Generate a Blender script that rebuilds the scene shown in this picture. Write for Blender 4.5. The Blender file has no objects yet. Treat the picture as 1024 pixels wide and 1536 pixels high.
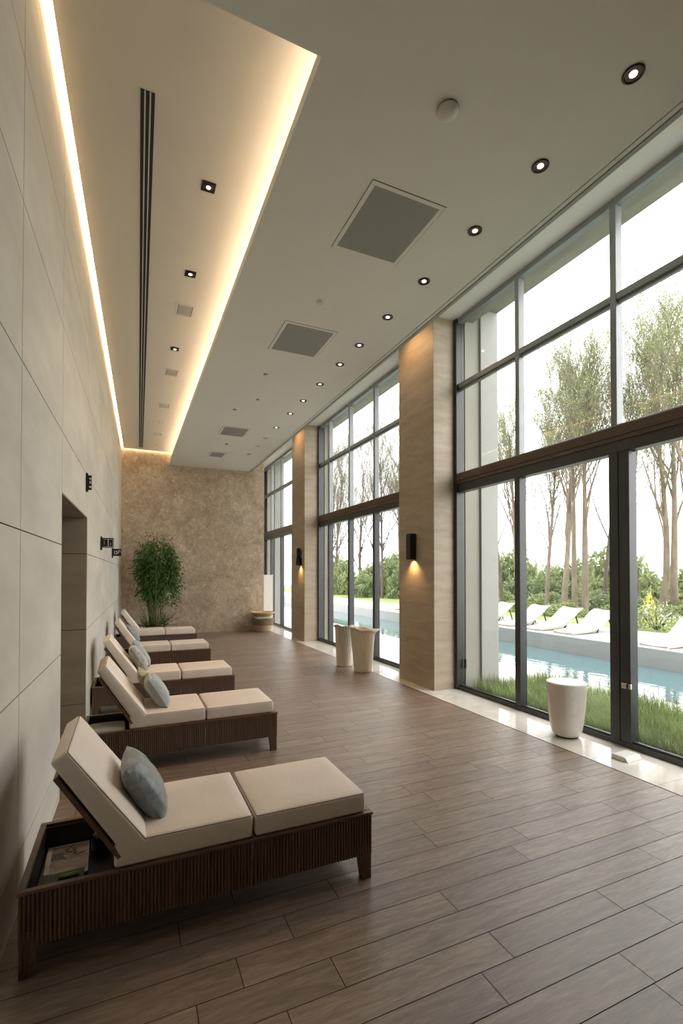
import bpy, bmesh, math, random
from mathutils import Vector, Matrix, Euler, noise as mnoise

scene = bpy.context.scene
col = scene.collection
PI = math.pi

# ------------------------------------------------------------------ mesh helpers
class MB:
    """collects geometry that becomes ONE mesh object"""
    def __init__(self):
        self.v = []; self.f = []; self.m = []; self.s = []
    def quad(self, pts, mi=0, smooth=False):
        n = len(self.v); self.v += [tuple(p) for p in pts]
        self.f.append(tuple(range(n, n + len(pts)))); self.m.append(mi); self.s.append(smooth)
    def box(self, a, b, mi=0, M=None):
        x0, y0, z0 = a; x1, y1, z1 = b
        P = [(x0,y0,z0),(x1,y0,z0),(x1,y1,z0),(x0,y1,z0),(x0,y0,z1),(x1,y0,z1),(x1,y1,z1),(x0,y1,z1)]
        self.hexa(P, mi, M)
    def hexa(self, P, mi=0, M=None):
        if M is not None: P = [tuple(M @ Vector(p)) for p in P]
        n = len(self.v); self.v += [tuple(p) for p in P]
        for q in ((0,3,2,1),(4,5,6,7),(0,1,5,4),(1,2,6,5),(2,3,7,6),(3,0,4,7)):
            self.f.append(tuple(n+i for i in q)); self.m.append(mi); self.s.append(False)
    def tube(self, pts, rad, sides=6, mi=0, caps=True):
        pts = [Vector(p) for p in pts]
        if not hasattr(rad, '__len__'): rad = [rad]*len(pts)
        n0 = len(self.v); up = None
        for i, p in enumerate(pts):
            d = (pts[min(i+1, len(pts)-1)] - pts[max(i-1, 0)])
            d = d.normalized() if d.length > 1e-9 else Vector((0,0,1))
            if up is None:
                up = d.orthogonal().normalized()
            else:
                up = (up - d*up.dot(d))
                up = up.normalized() if up.length > 1e-6 else d.orthogonal().normalized()
            w = d.cross(up)
            for k in range(sides):
                a = 2*PI*k/sides
                self.v.append(tuple(p + (up*math.cos(a) + w*math.sin(a))*rad[i]))
        for i in range(len(pts)-1):
            for k in range(sides):
                a = n0+i*sides+k; b = n0+i*sides+(k+1)%sides
                self.f.append((a, b, b+sides, a+sides)); self.m.append(mi); self.s.append(True)
        if caps:
            self.f.append(tuple(n0+k for k in reversed(range(sides)))); self.m.append(mi); self.s.append(False)
            e = n0+(len(pts)-1)*sides
            self.f.append(tuple(e+k for k in range(sides))); self.m.append(mi); self.s.append(False)
    def lathe(self, prof, seg=32, mi=0, c=(0,0,0), sx=1, sy=1, fn=None, cap0=True, cap1=True):
        n0 = len(self.v)
        for r, z in prof:
            for k in range(seg):
                a = 2*PI*k/seg
                p = Vector((c[0]+r*sx*math.cos(a), c[1]+r*sy*math.sin(a), c[2]+z))
                if fn: p = fn(p, a, r, z)
                self.v.append(tuple(p))
        for i in range(len(prof)-1):
            for k in range(seg):
                a = n0+i*seg+k; b = n0+i*seg+(k+1)%seg
                self.f.append((a, b, b+seg, a+seg)); self.m.append(mi); self.s.append(True)
        if cap0:
            self.f.append(tuple(n0+k for k in reversed(range(seg)))); self.m.append(mi); self.s.append(False)
        if cap1:
            e = n0+(len(prof)-1)*seg
            self.f.append(tuple(e+k for k in range(seg))); self.m.append(mi); self.s.append(False)
    def mesh(self, name):
        me = bpy.data.meshes.new(name)
        me.from_pydata(self.v, [], self.f)
        me.polygons.foreach_set('material_index', self.m)
        me.polygons.foreach_set('use_smooth', self.s)
        me.update()
        return me
    def build(self, name, mats, parent=None, loc=(0,0,0), bevel=0, seg=2, rotz=0):
        me = self.mesh(name)
        for m in (mats if isinstance(mats, (list, tuple)) else [mats]): me.materials.append(m)
        o = bpy.data.objects.new(name, me); col.objects.link(o)
        o.location = loc; o.rotation_euler = (0, 0, rotz)
        if parent: o.parent = parent
        if bevel:
            b = o.modifiers.new('bevel', 'BEVEL'); b.width = bevel; b.segments = seg; b.limit_method = 'ANGLE'
            b.harden_normals = False
        return o

def tag(o, label, cat, group=None, kind=None):
    o['label'] = label; o['category'] = cat
    if group: o['group'] = group
    if kind: o['kind'] = kind
    return o
def struct(o, label, cat):
    o['kind'] = 'structure'; o['label'] = label; o['category'] = cat
    return o
def empty(name, loc=(0,0,0), rotz=0):
    o = bpy.data.objects.new(name, None); col.objects.link(o)
    o.location = loc; o.rotation_euler = (0,0,rotz); o.empty_display_size = .1
    return o
def copy_tree(o, parent=None):
    c = o.copy(); col.objects.link(c)
    if parent: c.parent = parent
    for ch in list(o.children): copy_tree(ch, c)
    return c

def cushion_mesh(sx, sy, sz, r=.018, puff=.010, div=9, seed=0, wr=.004):
    """upholstered box with tight rounded edges, centred in x,y; bottom at z=0"""
    def axis(l, n):
        h = l/2; e = [0, .3*r, .62*r, r]
        inner = [-h+r+(2*h-2*r)*k/n for k in range(1, n)]
        return [-h+q for q in e]+inner+[h-q for q in reversed(e)]
    A = (axis(sx, div), axis(sy, div), axis(sz, 2)); L = (sx, sy, sz)
    vid = {}; V = []; Fc = []
    hx, hy, hz = sx/2-r, sy/2-r, sz/2-r
    def vert(i, j, k):
        key = (i, j, k)
        if key not in vid:
            c = Vector((A[0][i], A[1][j], A[2][k]))
            q = Vector((max(-hx, min(hx, c.x)), max(-hy, min(hy, c.y)), max(-hz, min(hz, c.z))))
            d = c-q
            if d.length > 1e-9:
                c = q+d.normalized()*max(abs(d.x), abs(d.y), abs(d.z))
            fx = max(0, 1-(2*c.x/sx)**6); fy = max(0, 1-(2*c.y/sy)**6)
            top = c.z > sz*.2
            w = mnoise.noise(Vector((c.x*6+seed*3.1, c.y*6, c.z*6)))*wr+mnoise.noise(Vector((c.x*19+seed, c.y*15, 1)))*wr*.35
            c.z += puff*fx*fy*(1 if c.z > 0 else .2)*(2*c.z/sz)+(w*fx*fy if top else 0)
            vid[key] = len(V); V.append((c.x, c.y, c.z+sz/2))
        return vid[key]
    n = [len(a)-1 for a in A]
    for a, b, c in ((0,1,2),(1,2,0),(2,0,1)):
        for side in (0, n[c]):
            for p in range(n[a]):
                for q in range(n[b]):
                    idx = []
                    for dp, dq in ((0,0),(1,0),(1,1),(0,1)):
                        t = [0,0,0]; t[a] = p+dp; t[b] = q+dq; t[c] = side
                        idx.append(vert(*t))
                    Fc.append(tuple(idx) if side else tuple(reversed(idx)))
    me = bpy.data.meshes.new('cushion'); me.from_pydata(V, [], Fc)
    me.polygons.foreach_set('use_smooth', [True]*len(Fc)); me.update()
    return me

def pillow_mesh(w, h, t, n=22, seed=0, flat=0.0):
    """scatter cushion in the xz plane (width x, height z), thickness y"""
    mb = MB(); rnd = random.Random(seed)
    for side in (1, -1):
        n0 = len(mb.v)
        for j in range(n+1):
            for i in range(n+1):
                a = 2*i/n-1; b = 2*j/n-1
                x = a*(1-.10*(1-abs(a))*0) ; z = b
                pin = 1-.07*(1-(abs(a)*abs(b))) if True else 1
                k = max(0, (1-a**4))**.55*max(0, (1-b**4))**.55
                wr = mnoise.noise(Vector((a*2.3+seed, b*2.3, side)))*.10+mnoise.noise(Vector((a*6+seed, b*6, side)))*.04
                mb.v.append((x*w/2*(1-.08*(1-b*b)*abs(a)**3*-0-.06*(1-b*b)*abs(a)), side*t/2*k*(1+wr), z*h/2*(1-.06*(1-a*a)*abs(b))))
        for j in range(n):
            for i in range(n):
                a = n0+j*(n+1)+i
                q = (a, a+1, a+n+2, a+n+1)
                mb.f.append(q if side < 0 else q[::-1]); mb.m.append(0); mb.s.append(True)
    return mb.mesh('pillow')

def mesh_obj(name, me, mat, parent=None, loc=(0,0,0), rot=(0,0,0)):
    if mat is not None and not me.materials: me.materials.append(mat)
    o = bpy.data.objects.new(name, me); col.objects.link(o)
    o.location = loc; o.rotation_euler = rot
    if parent: o.parent = parent
    return o

# ------------------------------------------------------------------ materials
def new_mat(name):
    m = bpy.data.materials.new(name); m.use_nodes = True
    nt = m.node_tree
    b = nt.nodes['Principled BSDF']
    return m, nt, b
def N(nt, t, **k):
    n = nt.nodes.new(t)
    for a, v in k.items():
        if a.startswith('_'): setattr(n, a[1:], v)
        else: n.inputs[a.replace('__', ' ')].default_value = v
    return n
def ramp(nt, stops, src=None):
    r = nt.nodes.new('ShaderNodeValToRGB')
    e = r.color_ramp.elements
    e[0].position = stops[0][0]; e[0].color = (*stops[0][1], 1)
    e[1].position = stops[-1][0]; e[1].color = (*stops[-1][1], 1)
    for p, c in stops[1:-1]:
        q = e.new(p); q.color = (*c, 1)
    if src is not None: nt.links.new(src, r.inputs[0])
    return r
def coords(nt, scale=(1,1,1), rot=(0,0,0), kind='Object'):
    tc = nt.nodes.new('ShaderNodeTexCoord'); mp = nt.nodes.new('ShaderNodeMapping')
    mp.inputs['Scale'].default_value = scale; mp.inputs['Rotation'].default_value = rot
    nt.links.new(tc.outputs[kind], mp.inputs[0])
    return mp.outputs[0]
def mat(name, c, rough=.5, var=.12, scale=6, stretch=(1,1,1), bump=0, bscale=None, metal=0, spec=.5, rot=(0,0,0), detail=5, coat=0, sheen=0):
    m, nt, b = new_mat(name)
    b.inputs['Roughness'].default_value = rough; b.inputs['Metallic'].default_value = metal
    b.inputs['Specular IOR Level'].default_value = spec
    if coat: b.inputs['Coat Weight'].default_value = coat
    if sheen: b.inputs['Sheen Weight'].default_value = sheen
    co = coords(nt, stretch, rot)
    if var:
        nz = N(nt, 'ShaderNodeTexNoise', Scale=scale, Detail=detail, Roughness=.6)
        nt.links.new(co, nz.inputs['Vector'])
        lo = tuple(x*(1-var) for x in c); hi = tuple(min(1, x*(1+var)) for x in c)
        r = ramp(nt, [(.3, lo), (.7, hi)], nz.outputs['Fac'])
        nt.links.new(r.outputs[0], b.inputs['Base Color'])
    else:
        b.inputs['Base Color'].default_value = (*c, 1)
    if bump:
        n2 = N(nt, 'ShaderNodeTexNoise', Scale=bscale or scale*8, Detail=4)
        nt.links.new(co, n2.inputs['Vector'])
        bp = N(nt, 'ShaderNodeBump', Strength=bump, Distance=.02)
        nt.links.new(n2.outputs['Fac'], bp.inputs['Height'])
        nt.links.new(bp.outputs[0], b.inputs['Normal'])
    return m
def emis(name, c, s):
    m, nt, b = new_mat(name)
    b.inputs['Base Color'].default_value = (*c, 1)
    b.inputs['Emission Color'].default_value = (*c, 1); b.inputs['Emission Strength'].default_value = s
    return m

M = {}
M['paint'] = mat('ceiling_paint', (.78,.765,.715), .8, .015, 2, spec=.2)
M['paint_up'] = mat('raised_ceiling_paint', (.74,.705,.645), .8, .015, 2, spec=.2)
M['stone'] = mat('wall_stone', (.585,.555,.49), .42, .15, 1.1, (1,.9,2.6), rot=(.5,0,0), bump=.03, bscale=14, spec=.35, detail=9)
M['stone_brown_shaded'] = mat('doorway_stone_shaded', (.31,.255,.195), .55, .14, 1.6, (1,1,4), bump=.03, bscale=14, spec=.3, detail=8)  # brown stone, its colour also darkened for the shade inside the doorway
M['joint'] = mat('dark_joint', (.05,.045,.04), .9, 0)
M['dark_void'] = mat('dark_recess', (.03,.028,.025), .8, 0)
M['metal'] = mat('window_metal', (.055,.055,.055), .33, .1, 5, metal=.35, spec=.5)
M['metal_grey'] = mat('mullion_metal', (.25,.26,.26), .35, .08, 5, metal=.2)
M['bronze'] = mat('bronze_beam', (.105,.07,.052), .42, .18, 4, (1,.4,6), metal=.2, bump=.02)
M['black'] = mat('black_metal', (.012,.011,.010), .35, .1, 8, metal=.3)
M['chrome'] = mat('chrome', (.75,.75,.74), .16, 0, metal=1)
M['concrete'] = mat('outside_concrete', (.29,.275,.235), .75, .14, 1.6, (1,1,.35), bump=.08, bscale=20, detail=8, spec=.3)
M['concrete_light'] = mat('outside_plaster', (.33,.325,.30), .7, .07, 1.5, (1,1,.4), bump=.05, bscale=20, spec=.3)
M['leather'] = mat('cream_leather', (.66,.575,.50), .48, .05, 3, bump=.10, bscale=60, spec=.35)
M['seam'] = mat('seam_thread', (.16,.12,.095), .7, 0)
M['wood'] = mat('dark_wood', (.10,.052,.028), .38, .28, 3.5, (6,6,1), bump=.02)
M['wood_top'] = mat('wood_rail', (.115,.058,.033), .35, .25, 4, (1,6,6), bump=.02)
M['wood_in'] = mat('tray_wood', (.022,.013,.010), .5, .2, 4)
M['white_gloss'] = mat('white_marble', (.72,.69,.64), .2, .04, 2, coat=.2)
M['grey_paint'] = mat('grey_paint', (.40,.395,.375), .6, .02, 3)
M['plastic'] = mat('white_plastic', (.62,.60,.56), .45, .02, 5)
M['lens'] = emis('lamp_lens', (1,.86,.68), 3)
M['lens_dim'] = emis('lamp_lens_soft', (1,.9,.75), 2.5)
M['reflector'] = mat('brown_reflector', (.09,.05,.03), .3, 0, metal=.6)
M['paper'] = mat('paper', (.62,.61,.57), .6, .03, 10)
M['towel'] = mat('towel', (.68,.64,.52), .95, .06, 30, bump=.25, bscale=120)
M['chaise'] = mat('white_shell', (.40,.375,.315), .45, .03, 2)
M['bark'] = mat('bark', (.17,.135,.10), .9, .35, 5, (1,1,.3), bump=.25, bscale=18)
M['bark_dark'] = mat('bark_dark', (.10,.08,.065), .9, .35, 5, (1,1,.3), bump=.25, bscale=18)

def leaf_mat(name, c, var=.35, trans=.35):
    m, nt, b = new_mat(name)
    co = coords(nt, (1,1,1))
    nz = N(nt, 'ShaderNodeTexNoise', Scale=2.2, Detail=6, Roughness=.7)
    nt.links.new(co, nz.inputs['Vector'])
    r = ramp(nt, [(.3, tuple(x*(1-var) for x in c)), (.7, tuple(min(1, x*(1+var)) for x in c))], nz.outputs['Fac'])
    b.inputs['Roughness'].default_value = .6; b.inputs['Specular IOR Level'].default_value = .25
    tr = nt.nodes.new('ShaderNodeBsdfTranslucent'); mx = nt.nodes.new('ShaderNodeMixShader'); mx.inputs[0].default_value = trans
    nt.links.new(r.outputs[0], b.inputs['Base Color']); nt.links.new(r.outputs[0], tr.inputs['Color'])
    nt.links.new(b.outputs[0], mx.inputs[1]); nt.links.new(tr.outputs[0], mx.inputs[2])
    nt.links.new(mx.outputs[0], nt.nodes['Material Output'].inputs[0])
    return m
M['leaf'] = leaf_mat('spring_leaf', (.25,.335,.115))
M['leaf_bush_hazy'] = leaf_mat('bush_leaf_hazy', (.25,.30,.135))  # shrub greens paled and desaturated: distance haze is put into the leaf colour
M['leaf_bush_hazy_dark'] = leaf_mat('bush_leaf_hazy_deep', (.19,.24,.115))
M['leaf_bamboo'] = leaf_mat('bamboo_leaf', (.075,.15,.035), .4, .2)
M['stem_bamboo'] = mat('bamboo_stem', (.15,.17,.05), .5, .3, 8, (1,1,.2))
M['blade'] = leaf_mat('grass_blade', (.245,.31,.12), .55, .3)
M['seed_head'] = mat('seed_head', (.22,.22,.17), .9, .2, 20)
M['flower_white'] = mat('white_flower', (.75,.76,.66), .7, 0)
M['flower_yellow'] = mat('yellow_flower', (.85,.75,.12), .7, 0)
M['lawn'] = mat('lawn_ground', (.19,.23,.075), .95, .3, 1.5, bump=.4, bscale=50)
M['soil'] = mat('soil_green', (.10,.14,.05), .95, .3, 4)
M['terrace'] = mat('terrace_stone', (.36,.36,.35), .7, .05, 2)
M['paving'] = mat('pale_paving', (.54,.53,.50), .6, .04, 2)

def water_mat():
    m, nt, b = new_mat('pool_water')
    b.inputs['Base Color'].default_value = (.085,.15,.16,1); b.inputs['Roughness'].default_value = .03
    b.inputs['IOR'].default_value = 1.33; b.inputs['Specular IOR Level'].default_value = .65
    co = coords(nt, (1.2,.55,1))
    nz = N(nt, 'ShaderNodeTexNoise', Scale=5, Detail=3, Roughness=.55)
    nt.links.new(co, nz.inputs['Vector'])
    bp = N(nt, 'ShaderNodeBump', Strength=.16, Distance=.03)
    nt.links.new(nz.outputs['Fac'], bp.inputs['Height']); nt.links.new(bp.outputs[0], b.inputs['Normal'])
    return m
M['water'] = water_mat()

def glass_mat():
    m, nt, b = new_mat('window_glass')
    nt.nodes.remove(b)
    tr = N(nt, 'ShaderNodeBsdfTransparent'); tr.inputs['Color'].default_value = (.965,.965,.96,1)
    gl = N(nt, 'ShaderNodeBsdfGlossy', Roughness=.0)
    lw = N(nt, 'ShaderNodeLayerWeight', Blend=.5)
    pw_ = nt.nodes.new('ShaderNodeMath'); pw_.operation = 'POWER'; pw_.inputs[1].default_value = 5
    fr = nt.nodes.new('ShaderNodeMath'); fr.operation = 'MULTIPLY_ADD'; fr.inputs[1].default_value = .6; fr.inputs[2].default_value = .03
    nt.links.new(lw.outputs['Facing'], pw_.inputs[0]); nt.links.new(pw_.outputs[0], fr.inputs[0])
    mx = nt.nodes.new('ShaderNodeMixShader')
    nt.links.new(fr.outputs[0], mx.inputs[0]); nt.links.new(tr.outputs[0], mx.inputs[1]); nt.links.new(gl.outputs[0], mx.inputs[2])
    nt.links.new(mx.outputs[0], nt.nodes['Material Output'].inputs[0])
    return m
M['glass'] = glass_mat()

def floor_mat():
    m, nt, b = new_mat('plank_floor')
    at = nt.nodes.new('ShaderNodeAttribute'); at.attribute_name = 'plank'
    sep = nt.nodes.new('ShaderNodeSeparateColor'); nt.links.new(at.outputs['Color'], sep.inputs[0])
    tc = nt.nodes.new('ShaderNodeTexCoord')
    off = nt.nodes.new('ShaderNodeVectorMath'); off.operation = 'MULTIPLY_ADD'
    nt.links.new(at.outputs['Color'], off.inputs[0]); off.inputs[1].default_value = (13, 17, 9)
    nt.links.new(tc.outputs['Object'], off.inputs[2])
    mp = nt.nodes.new('ShaderNodeMapping'); mp.inputs['Scale'].default_value = (1.1, 9, 1)
    nt.links.new(off.outputs[0], mp.inputs[0])
    g = N(nt, 'ShaderNodeTexNoise', Scale=3.2, Detail=9, Roughness=.66, Distortion=.9)
    nt.links.new(mp.outputs[0], g.inputs['Vector'])
    mp2 = nt.nodes.new('ShaderNodeMapping'); mp2.inputs['Scale'].default_value = (3, 40, 1)
    nt.links.new(off.outputs[0], mp2.inputs[0])
    f = N(nt, 'ShaderNodeTexNoise', Scale=5, Detail=6, Roughness=.7, Distortion=.4)
    nt.links.new(mp2.outputs[0], f.inputs['Vector'])
    r = ramp(nt, [(.30, (.118,.077,.052)), (.5, (.195,.135,.096)), (.72, (.285,.212,.16))], g.outputs['Fac'])
    r2 = ramp(nt, [(.33, (.74,.72,.70)), (.58, (1.05,1.05,1.05)), (.74, (1.5,1.53,1.56))], f.outputs['Fac'])
    mx = nt.nodes.new('ShaderNodeMix'); mx.data_type = 'RGBA'; mx.blend_type = 'MULTIPLY'; mx.inputs[0].default_value = 1
    nt.links.new(r.outputs[0], mx.inputs[6]); nt.links.new(r2.outputs[0], mx.inputs[7])
    tn = nt.nodes.new('ShaderNodeMapRange'); tn.inputs[3].default_value = .84; tn.inputs[4].default_value = 1.14
    nt.links.new(sep.outputs[0], tn.inputs[0])
    mx2 = nt.nodes.new('ShaderNodeVectorMath'); mx2.operation = 'SCALE'
    nt.links.new(mx.outputs[2], mx2.inputs[0]); nt.links.new(tn.outputs[0], mx2.inputs['Scale'])
    nt.links.new(mx2.outputs[0], b.inputs['Base Color'])
    rr = nt.nodes.new('ShaderNodeMapRange'); rr.inputs[3].default_value = .36; rr.inputs[4].default_value = .50
    nt.links.new(f.outputs['Fac'], rr.inputs[0]); nt.links.new(rr.outputs[0], b.inputs['Roughness'])
    bp = N(nt, 'ShaderNodeBump', Strength=.12, Distance=.004)
    nt.links.new(f.outputs['Fac'], bp.inputs['Height']); nt.links.new(bp.outputs[0], b.inputs['Normal'])
    b.inputs['Specular IOR Level'].default_value = 1.0
    return m
M['floor'] = floor_mat()

def tile_mat():
    m, nt, b = new_mat('cream_tile')
    co = coords(nt, (1,1,1))
    nz = N(nt, 'ShaderNodeTexNoise', Scale=2.5, Detail=6, Distortion=1.2); nt.links.new(co, nz.inputs['Vector'])
    r = ramp(nt, [(.35, (.56,.52,.455)), (.65, (.64,.60,.54))], nz.outputs['Fac'])
    nt.links.new(r.outputs[0], b.inputs['Base Color'])
    b.inputs['Roughness'].default_value = .09
    return m
M['tile'] = tile_mat()

def plaster_mat():
    m, nt, b = new_mat('rough_plaster')
    co = coords(nt, (1,1,1))
    a = N(nt, 'ShaderNodeTexNoise', Scale=1.6, Detail=10, Roughness=.72, Distortion=.6); nt.links.new(co, a.inputs['Vector'])
    c = N(nt, 'ShaderNodeTexNoise', Scale=7, Detail=8, Roughness=.75, Distortion=1.5); nt.links.new(co, c.inputs['Vector'])
    r = ramp(nt, [(.33, (.40,.305,.205)), (.52, (.52,.415,.30)), (.70, (.66,.555,.43))], a.outputs['Fac'])
    r2 = ramp(nt, [(.36, (.72,.70,.67)), (.55, (1,1,1)), (.66, (1.35,1.36,1.36))], c.outputs['Fac'])
    mx = nt.nodes.new('ShaderNodeMix'); mx.data_type = 'RGBA'; mx.blend_type = 'MULTIPLY'; mx.inputs[0].default_value = 1
    nt.links.new(r.outputs[0], mx.inputs[6]); nt.links.new(r2.outputs[0], mx.inputs[7])
    nt.links.new(mx.outputs[2], b.inputs['Base Color'])
    b.inputs['Roughness'].default_value = .7
    d = N(nt, 'ShaderNodeTexNoise', Scale=14, Detail=6, Roughness=.7); nt.links.new(co, d.inputs['Vector'])
    bp = N(nt, 'ShaderNodeBump', Strength=.5, Distance=.02)
    nt.links.new(d.outputs['Fac'], bp.inputs['Height']); nt.links.new(bp.outputs[0], b.inputs['Normal'])
    return m
M['plaster'] = plaster_mat()

def pillar_mat():
    m, nt, b = new_mat('pillar_stone')
    co = coords(nt, (1,1,5))
    a = N(nt, 'ShaderNodeTexNoise', Scale=1.8, Detail=9, Roughness=.65, Distortion=.5); nt.links.new(co, a.inputs['Vector'])
    r = ramp(nt, [(.3, (.34,.265,.18)), (.5, (.40,.32,.23)), (.72, (.46,.38,.285))], a.outputs['Fac'])
    nt.links.new(r.outputs[0], b.inputs['Base Color']); b.inputs['Roughness'].default_value = .5
    bp = N(nt, 'ShaderNodeBump', Strength=.08, Distance=.02)
    nt.links.new(a.outputs['Fac'], bp.inputs['Height']); nt.links.new(bp.outputs[0], b.inputs['Normal'])
    return m
M['pillar'] = pillar_mat()

def marble_mat(name, base, vein, sc=1.6):
    m, nt, b = new_mat(name)
    co = coords(nt, (1,1,.7), (.3,.5,.2))
    a = N(nt, 'ShaderNodeTexNoise', Scale=sc, Detail=6, Roughness=.6, Distortion=1.4); nt.links.new(co, a.inputs['Vector'])
    r = ramp(nt, [(.0, base), (.494, base), (.50, vein), (.506, base), (1, base)], a.outputs['Fac'])
    nt.links.new(r.outputs[0], b.inputs['Base Color']); b.inputs['Roughness'].default_value = .22
    return m
M['marble'] = marble_mat('stool_marble', (.74,.70,.64), (.62,.56,.48))

def fabric_mat(name, c, stripe=None, sc=30):
    m, nt, b = new_mat(name)
    b.inputs['Roughness'].default_value = .45 if not stripe else .7
    b.inputs['Sheen Weight'].default_value = .3
    co = coords(nt, (1,1,1))
    if stripe:
        w = N(nt, 'ShaderNodeTexWave', Scale=sc, Distortion=1.0); w.bands_direction = 'Z'
        nt.links.new(co, w.inputs['Vector'])
        r = ramp(nt, [(.25, c), (.75, stripe)], w.outputs['Fac'])
    else:
        w = N(nt, 'ShaderNodeTexNoise', Scale=9, Detail=8, Distortion=2.5); nt.links.new(co, w.inputs['Vector'])
        r = ramp(nt, [(.35, tuple(x*.72 for x in c)), (.65, tuple(x*1.3 for x in c))], w.outputs['Fac'])
    nt.links.new(r.outputs[0], b.inputs['Base Color'])
    n = N(nt, 'ShaderNodeTexNoise', Scale=16, Detail=3, Distortion=1); nt.links.new(co, n.inputs['Vector'])
    bp = N(nt, 'ShaderNodeBump', Strength=.35, Distance=.02)
    nt.links.new(n.outputs['Fac'], bp.inputs['Height']); nt.links.new(bp.outputs[0], b.inputs['Normal'])
    return m
M['satin'] = fabric_mat('blue_grey_satin', (.165,.185,.185))
M['stripe'] = fabric_mat('striped_fabric', (.20,.245,.265), (.42,.42,.38), 22)
M['pale_blue'] = fabric_mat('pale_blue_fabric', (.265,.285,.275))
M['beige_grey'] = fabric_mat('beige_grey_fabric', (.29,.275,.235))
M['olive'] = fabric_mat('olive_fabric', (.30,.28,.15))

def weave_mat(name, c1, c2, sc=40):
    m, nt, b = new_mat(name)
    co = coords(nt, (1,1,1))
    w = N(nt, 'ShaderNodeTexWave', Scale=sc*.35, Distortion=2, Detail=2); w.bands_direction = 'Z'; nt.links.new(co, w.inputs['Vector'])
    v = N(nt, 'ShaderNodeTexVoronoi', Scale=sc); nt.links.new(co, v.inputs['Vector'])
    mxn = nt.nodes.new('ShaderNodeMath'); mxn.operation = 'MULTIPLY'
    nt.links.new(w.outputs['Fac'], mxn.inputs[0]); nt.links.new(v.outputs['Distance'], mxn.inputs[1])
    r = ramp(nt, [(.05, c1), (.5, c2)], mxn.outputs[0]); nt.links.new(r.outputs[0], b.inputs['Base Color'])
    b.inputs['Roughness'].default_value = .8
    bp = N(nt, 'ShaderNodeBump', Strength=.6, Distance=.01); nt.links.new(mxn.outputs[0], bp.inputs['Height']); nt.links.new(bp.outputs[0], b.inputs['Normal'])
    return m
M['weave_pale'] = weave_mat('pale_weave', (.40,.30,.19), (.66,.56,.42))
M['weave_dark'] = weave_mat('brown_weave', (.12,.075,.05), (.34,.25,.18))
M['weave_tan'] = weave_mat('tan_weave', (.45,.28,.13), (.68,.50,.30))

def grille_mat():
    m, nt, b = new_mat('grille_panel')
    co = coords(nt, (1,1,1))
    w = N(nt, 'ShaderNodeTexWave', Scale=24, Distortion=0); w.bands_direction = 'X'; nt.links.new(co, w.inputs['Vector'])
    w2 = N(nt, 'ShaderNodeTexWave', Scale=24, Distortion=0); w2.bands_direction = 'Y'; nt.links.new(co, w2.inputs['Vector'])
    mm = nt.nodes.new('ShaderNodeMath'); mm.operation = 'MULTIPLY'
    nt.links.new(w.outputs['Fac'], mm.inputs[0]); nt.links.new(w2.outputs['Fac'], mm.inputs[1])
    r = ramp(nt, [(.1, (.34,.335,.315)), (.5, (.20,.195,.185))], mm.outputs[0]); nt.links.new(r.outputs[0], b.inputs['Base Color'])
    b.inputs['Roughness'].default_value = .6
    return m
M['grille'] = grille_mat()

# ------------------------------------------------------------------ dimensions of the room
YB, YF = -1.6, 14.77            # wall behind the camera, far wall
ZC, ZU, ZP, ZR = 4.97, 5.32, 5.68, 5.92
XT = 4.0                        # edge of the cream tile strip
XE = 3.52                       # edge of the lower ceiling
def xw(y): return -.52 + (y-2.5)*.0273   # face of the panelled wall
DY0, DY1, DZ = 4.26, 6.06, 2.385         # doorway in the panelled wall

# ---- floor: individual planks laid across the room, one continuous surface
rnd = random.Random(5)
mb = MB(); tones = []
known = {0:[2.077], 1:[1.424], 2:[1.618,2.37], 3:[.262,.852,2.985], 4:[1.577,3.3], 5:[.738,2.255], 6:[2.425,1.05], 7:[1.822,3.0],
         8:[1.85,.6,3.3], 9:[2.6], 10:[2.17,3.5], 11:[2.075], 12:[2.9,1.2]}
pw = .1735
for row in range(-17, 78):
    y0 = 1.331+row*pw; y1 = y0+pw
    if y1 > YF+.0: y1 = YF
    if y0 >= YF-.01: break
    js = list(known.get(row, []))
    if not js: js = [rnd.uniform(.2, 3.8)]
    x = min(js)
    while x > -1.9: x -= rnd.uniform(.75, 1.5); js.append(x)
    x = max(js)
    while x < XT-.5: x += rnd.uniform(.7, 1.5); js.append(x)
    js = sorted(j for j in js if -1.8 < j < XT-.15)
    ed = [-1.85]+js+[XT]
    for a, b in zip(ed[:-1], ed[1:]):
        g = .002
        mb.quad([(a+g, y0+g, 0), (b-g, y0+g, 0), (b-g, y1-g, 0), (a+g, y1-g, 0)], 0)
        tones.append((rnd.random(), rnd.random(), rnd.random(), 1))
nf = len(mb.f)
mb.box((-1.9, YB, -.12), (XT, 17.7, -.004), 1)
fo = mb.build('floor', [M['floor'], M['joint']])
ca = fo.data.color_attributes.new('plank', 'FLOAT_COLOR', 'CORNER')
li = 0
vals = []
for i, p in enumerate(fo.data.polygons):
    c = tones[i] if i < nf else (0,0,0,1)
    for _ in p.loop_indices: vals += c
ca.data.foreach_set('color', vals)
struct(fo, 'brown wood plank floor laid across the room', 'floor')

# ---- cream tile strip along the windows
mb = MB(); t0 = YB
for k in range(60):
    a = 1.2-3+k*.62; b = a+.62
    if a > 17.6: break
    mb.box((XT+.001, a+.0015, -.05), (4.72, b-.0015, .002), 0)
mb.box((XT, YB, -.1), (4.72, 17.7, -.002), 1)
mb.box((XT-.006, YB, -.05), (XT+.002, 17.6, .003), 2)
struct(mb.build('floor_tile_strip', [M['tile'], M['joint'], M['metal_grey']]), 'polished cream tile strip along the windows', 'floor')

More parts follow.
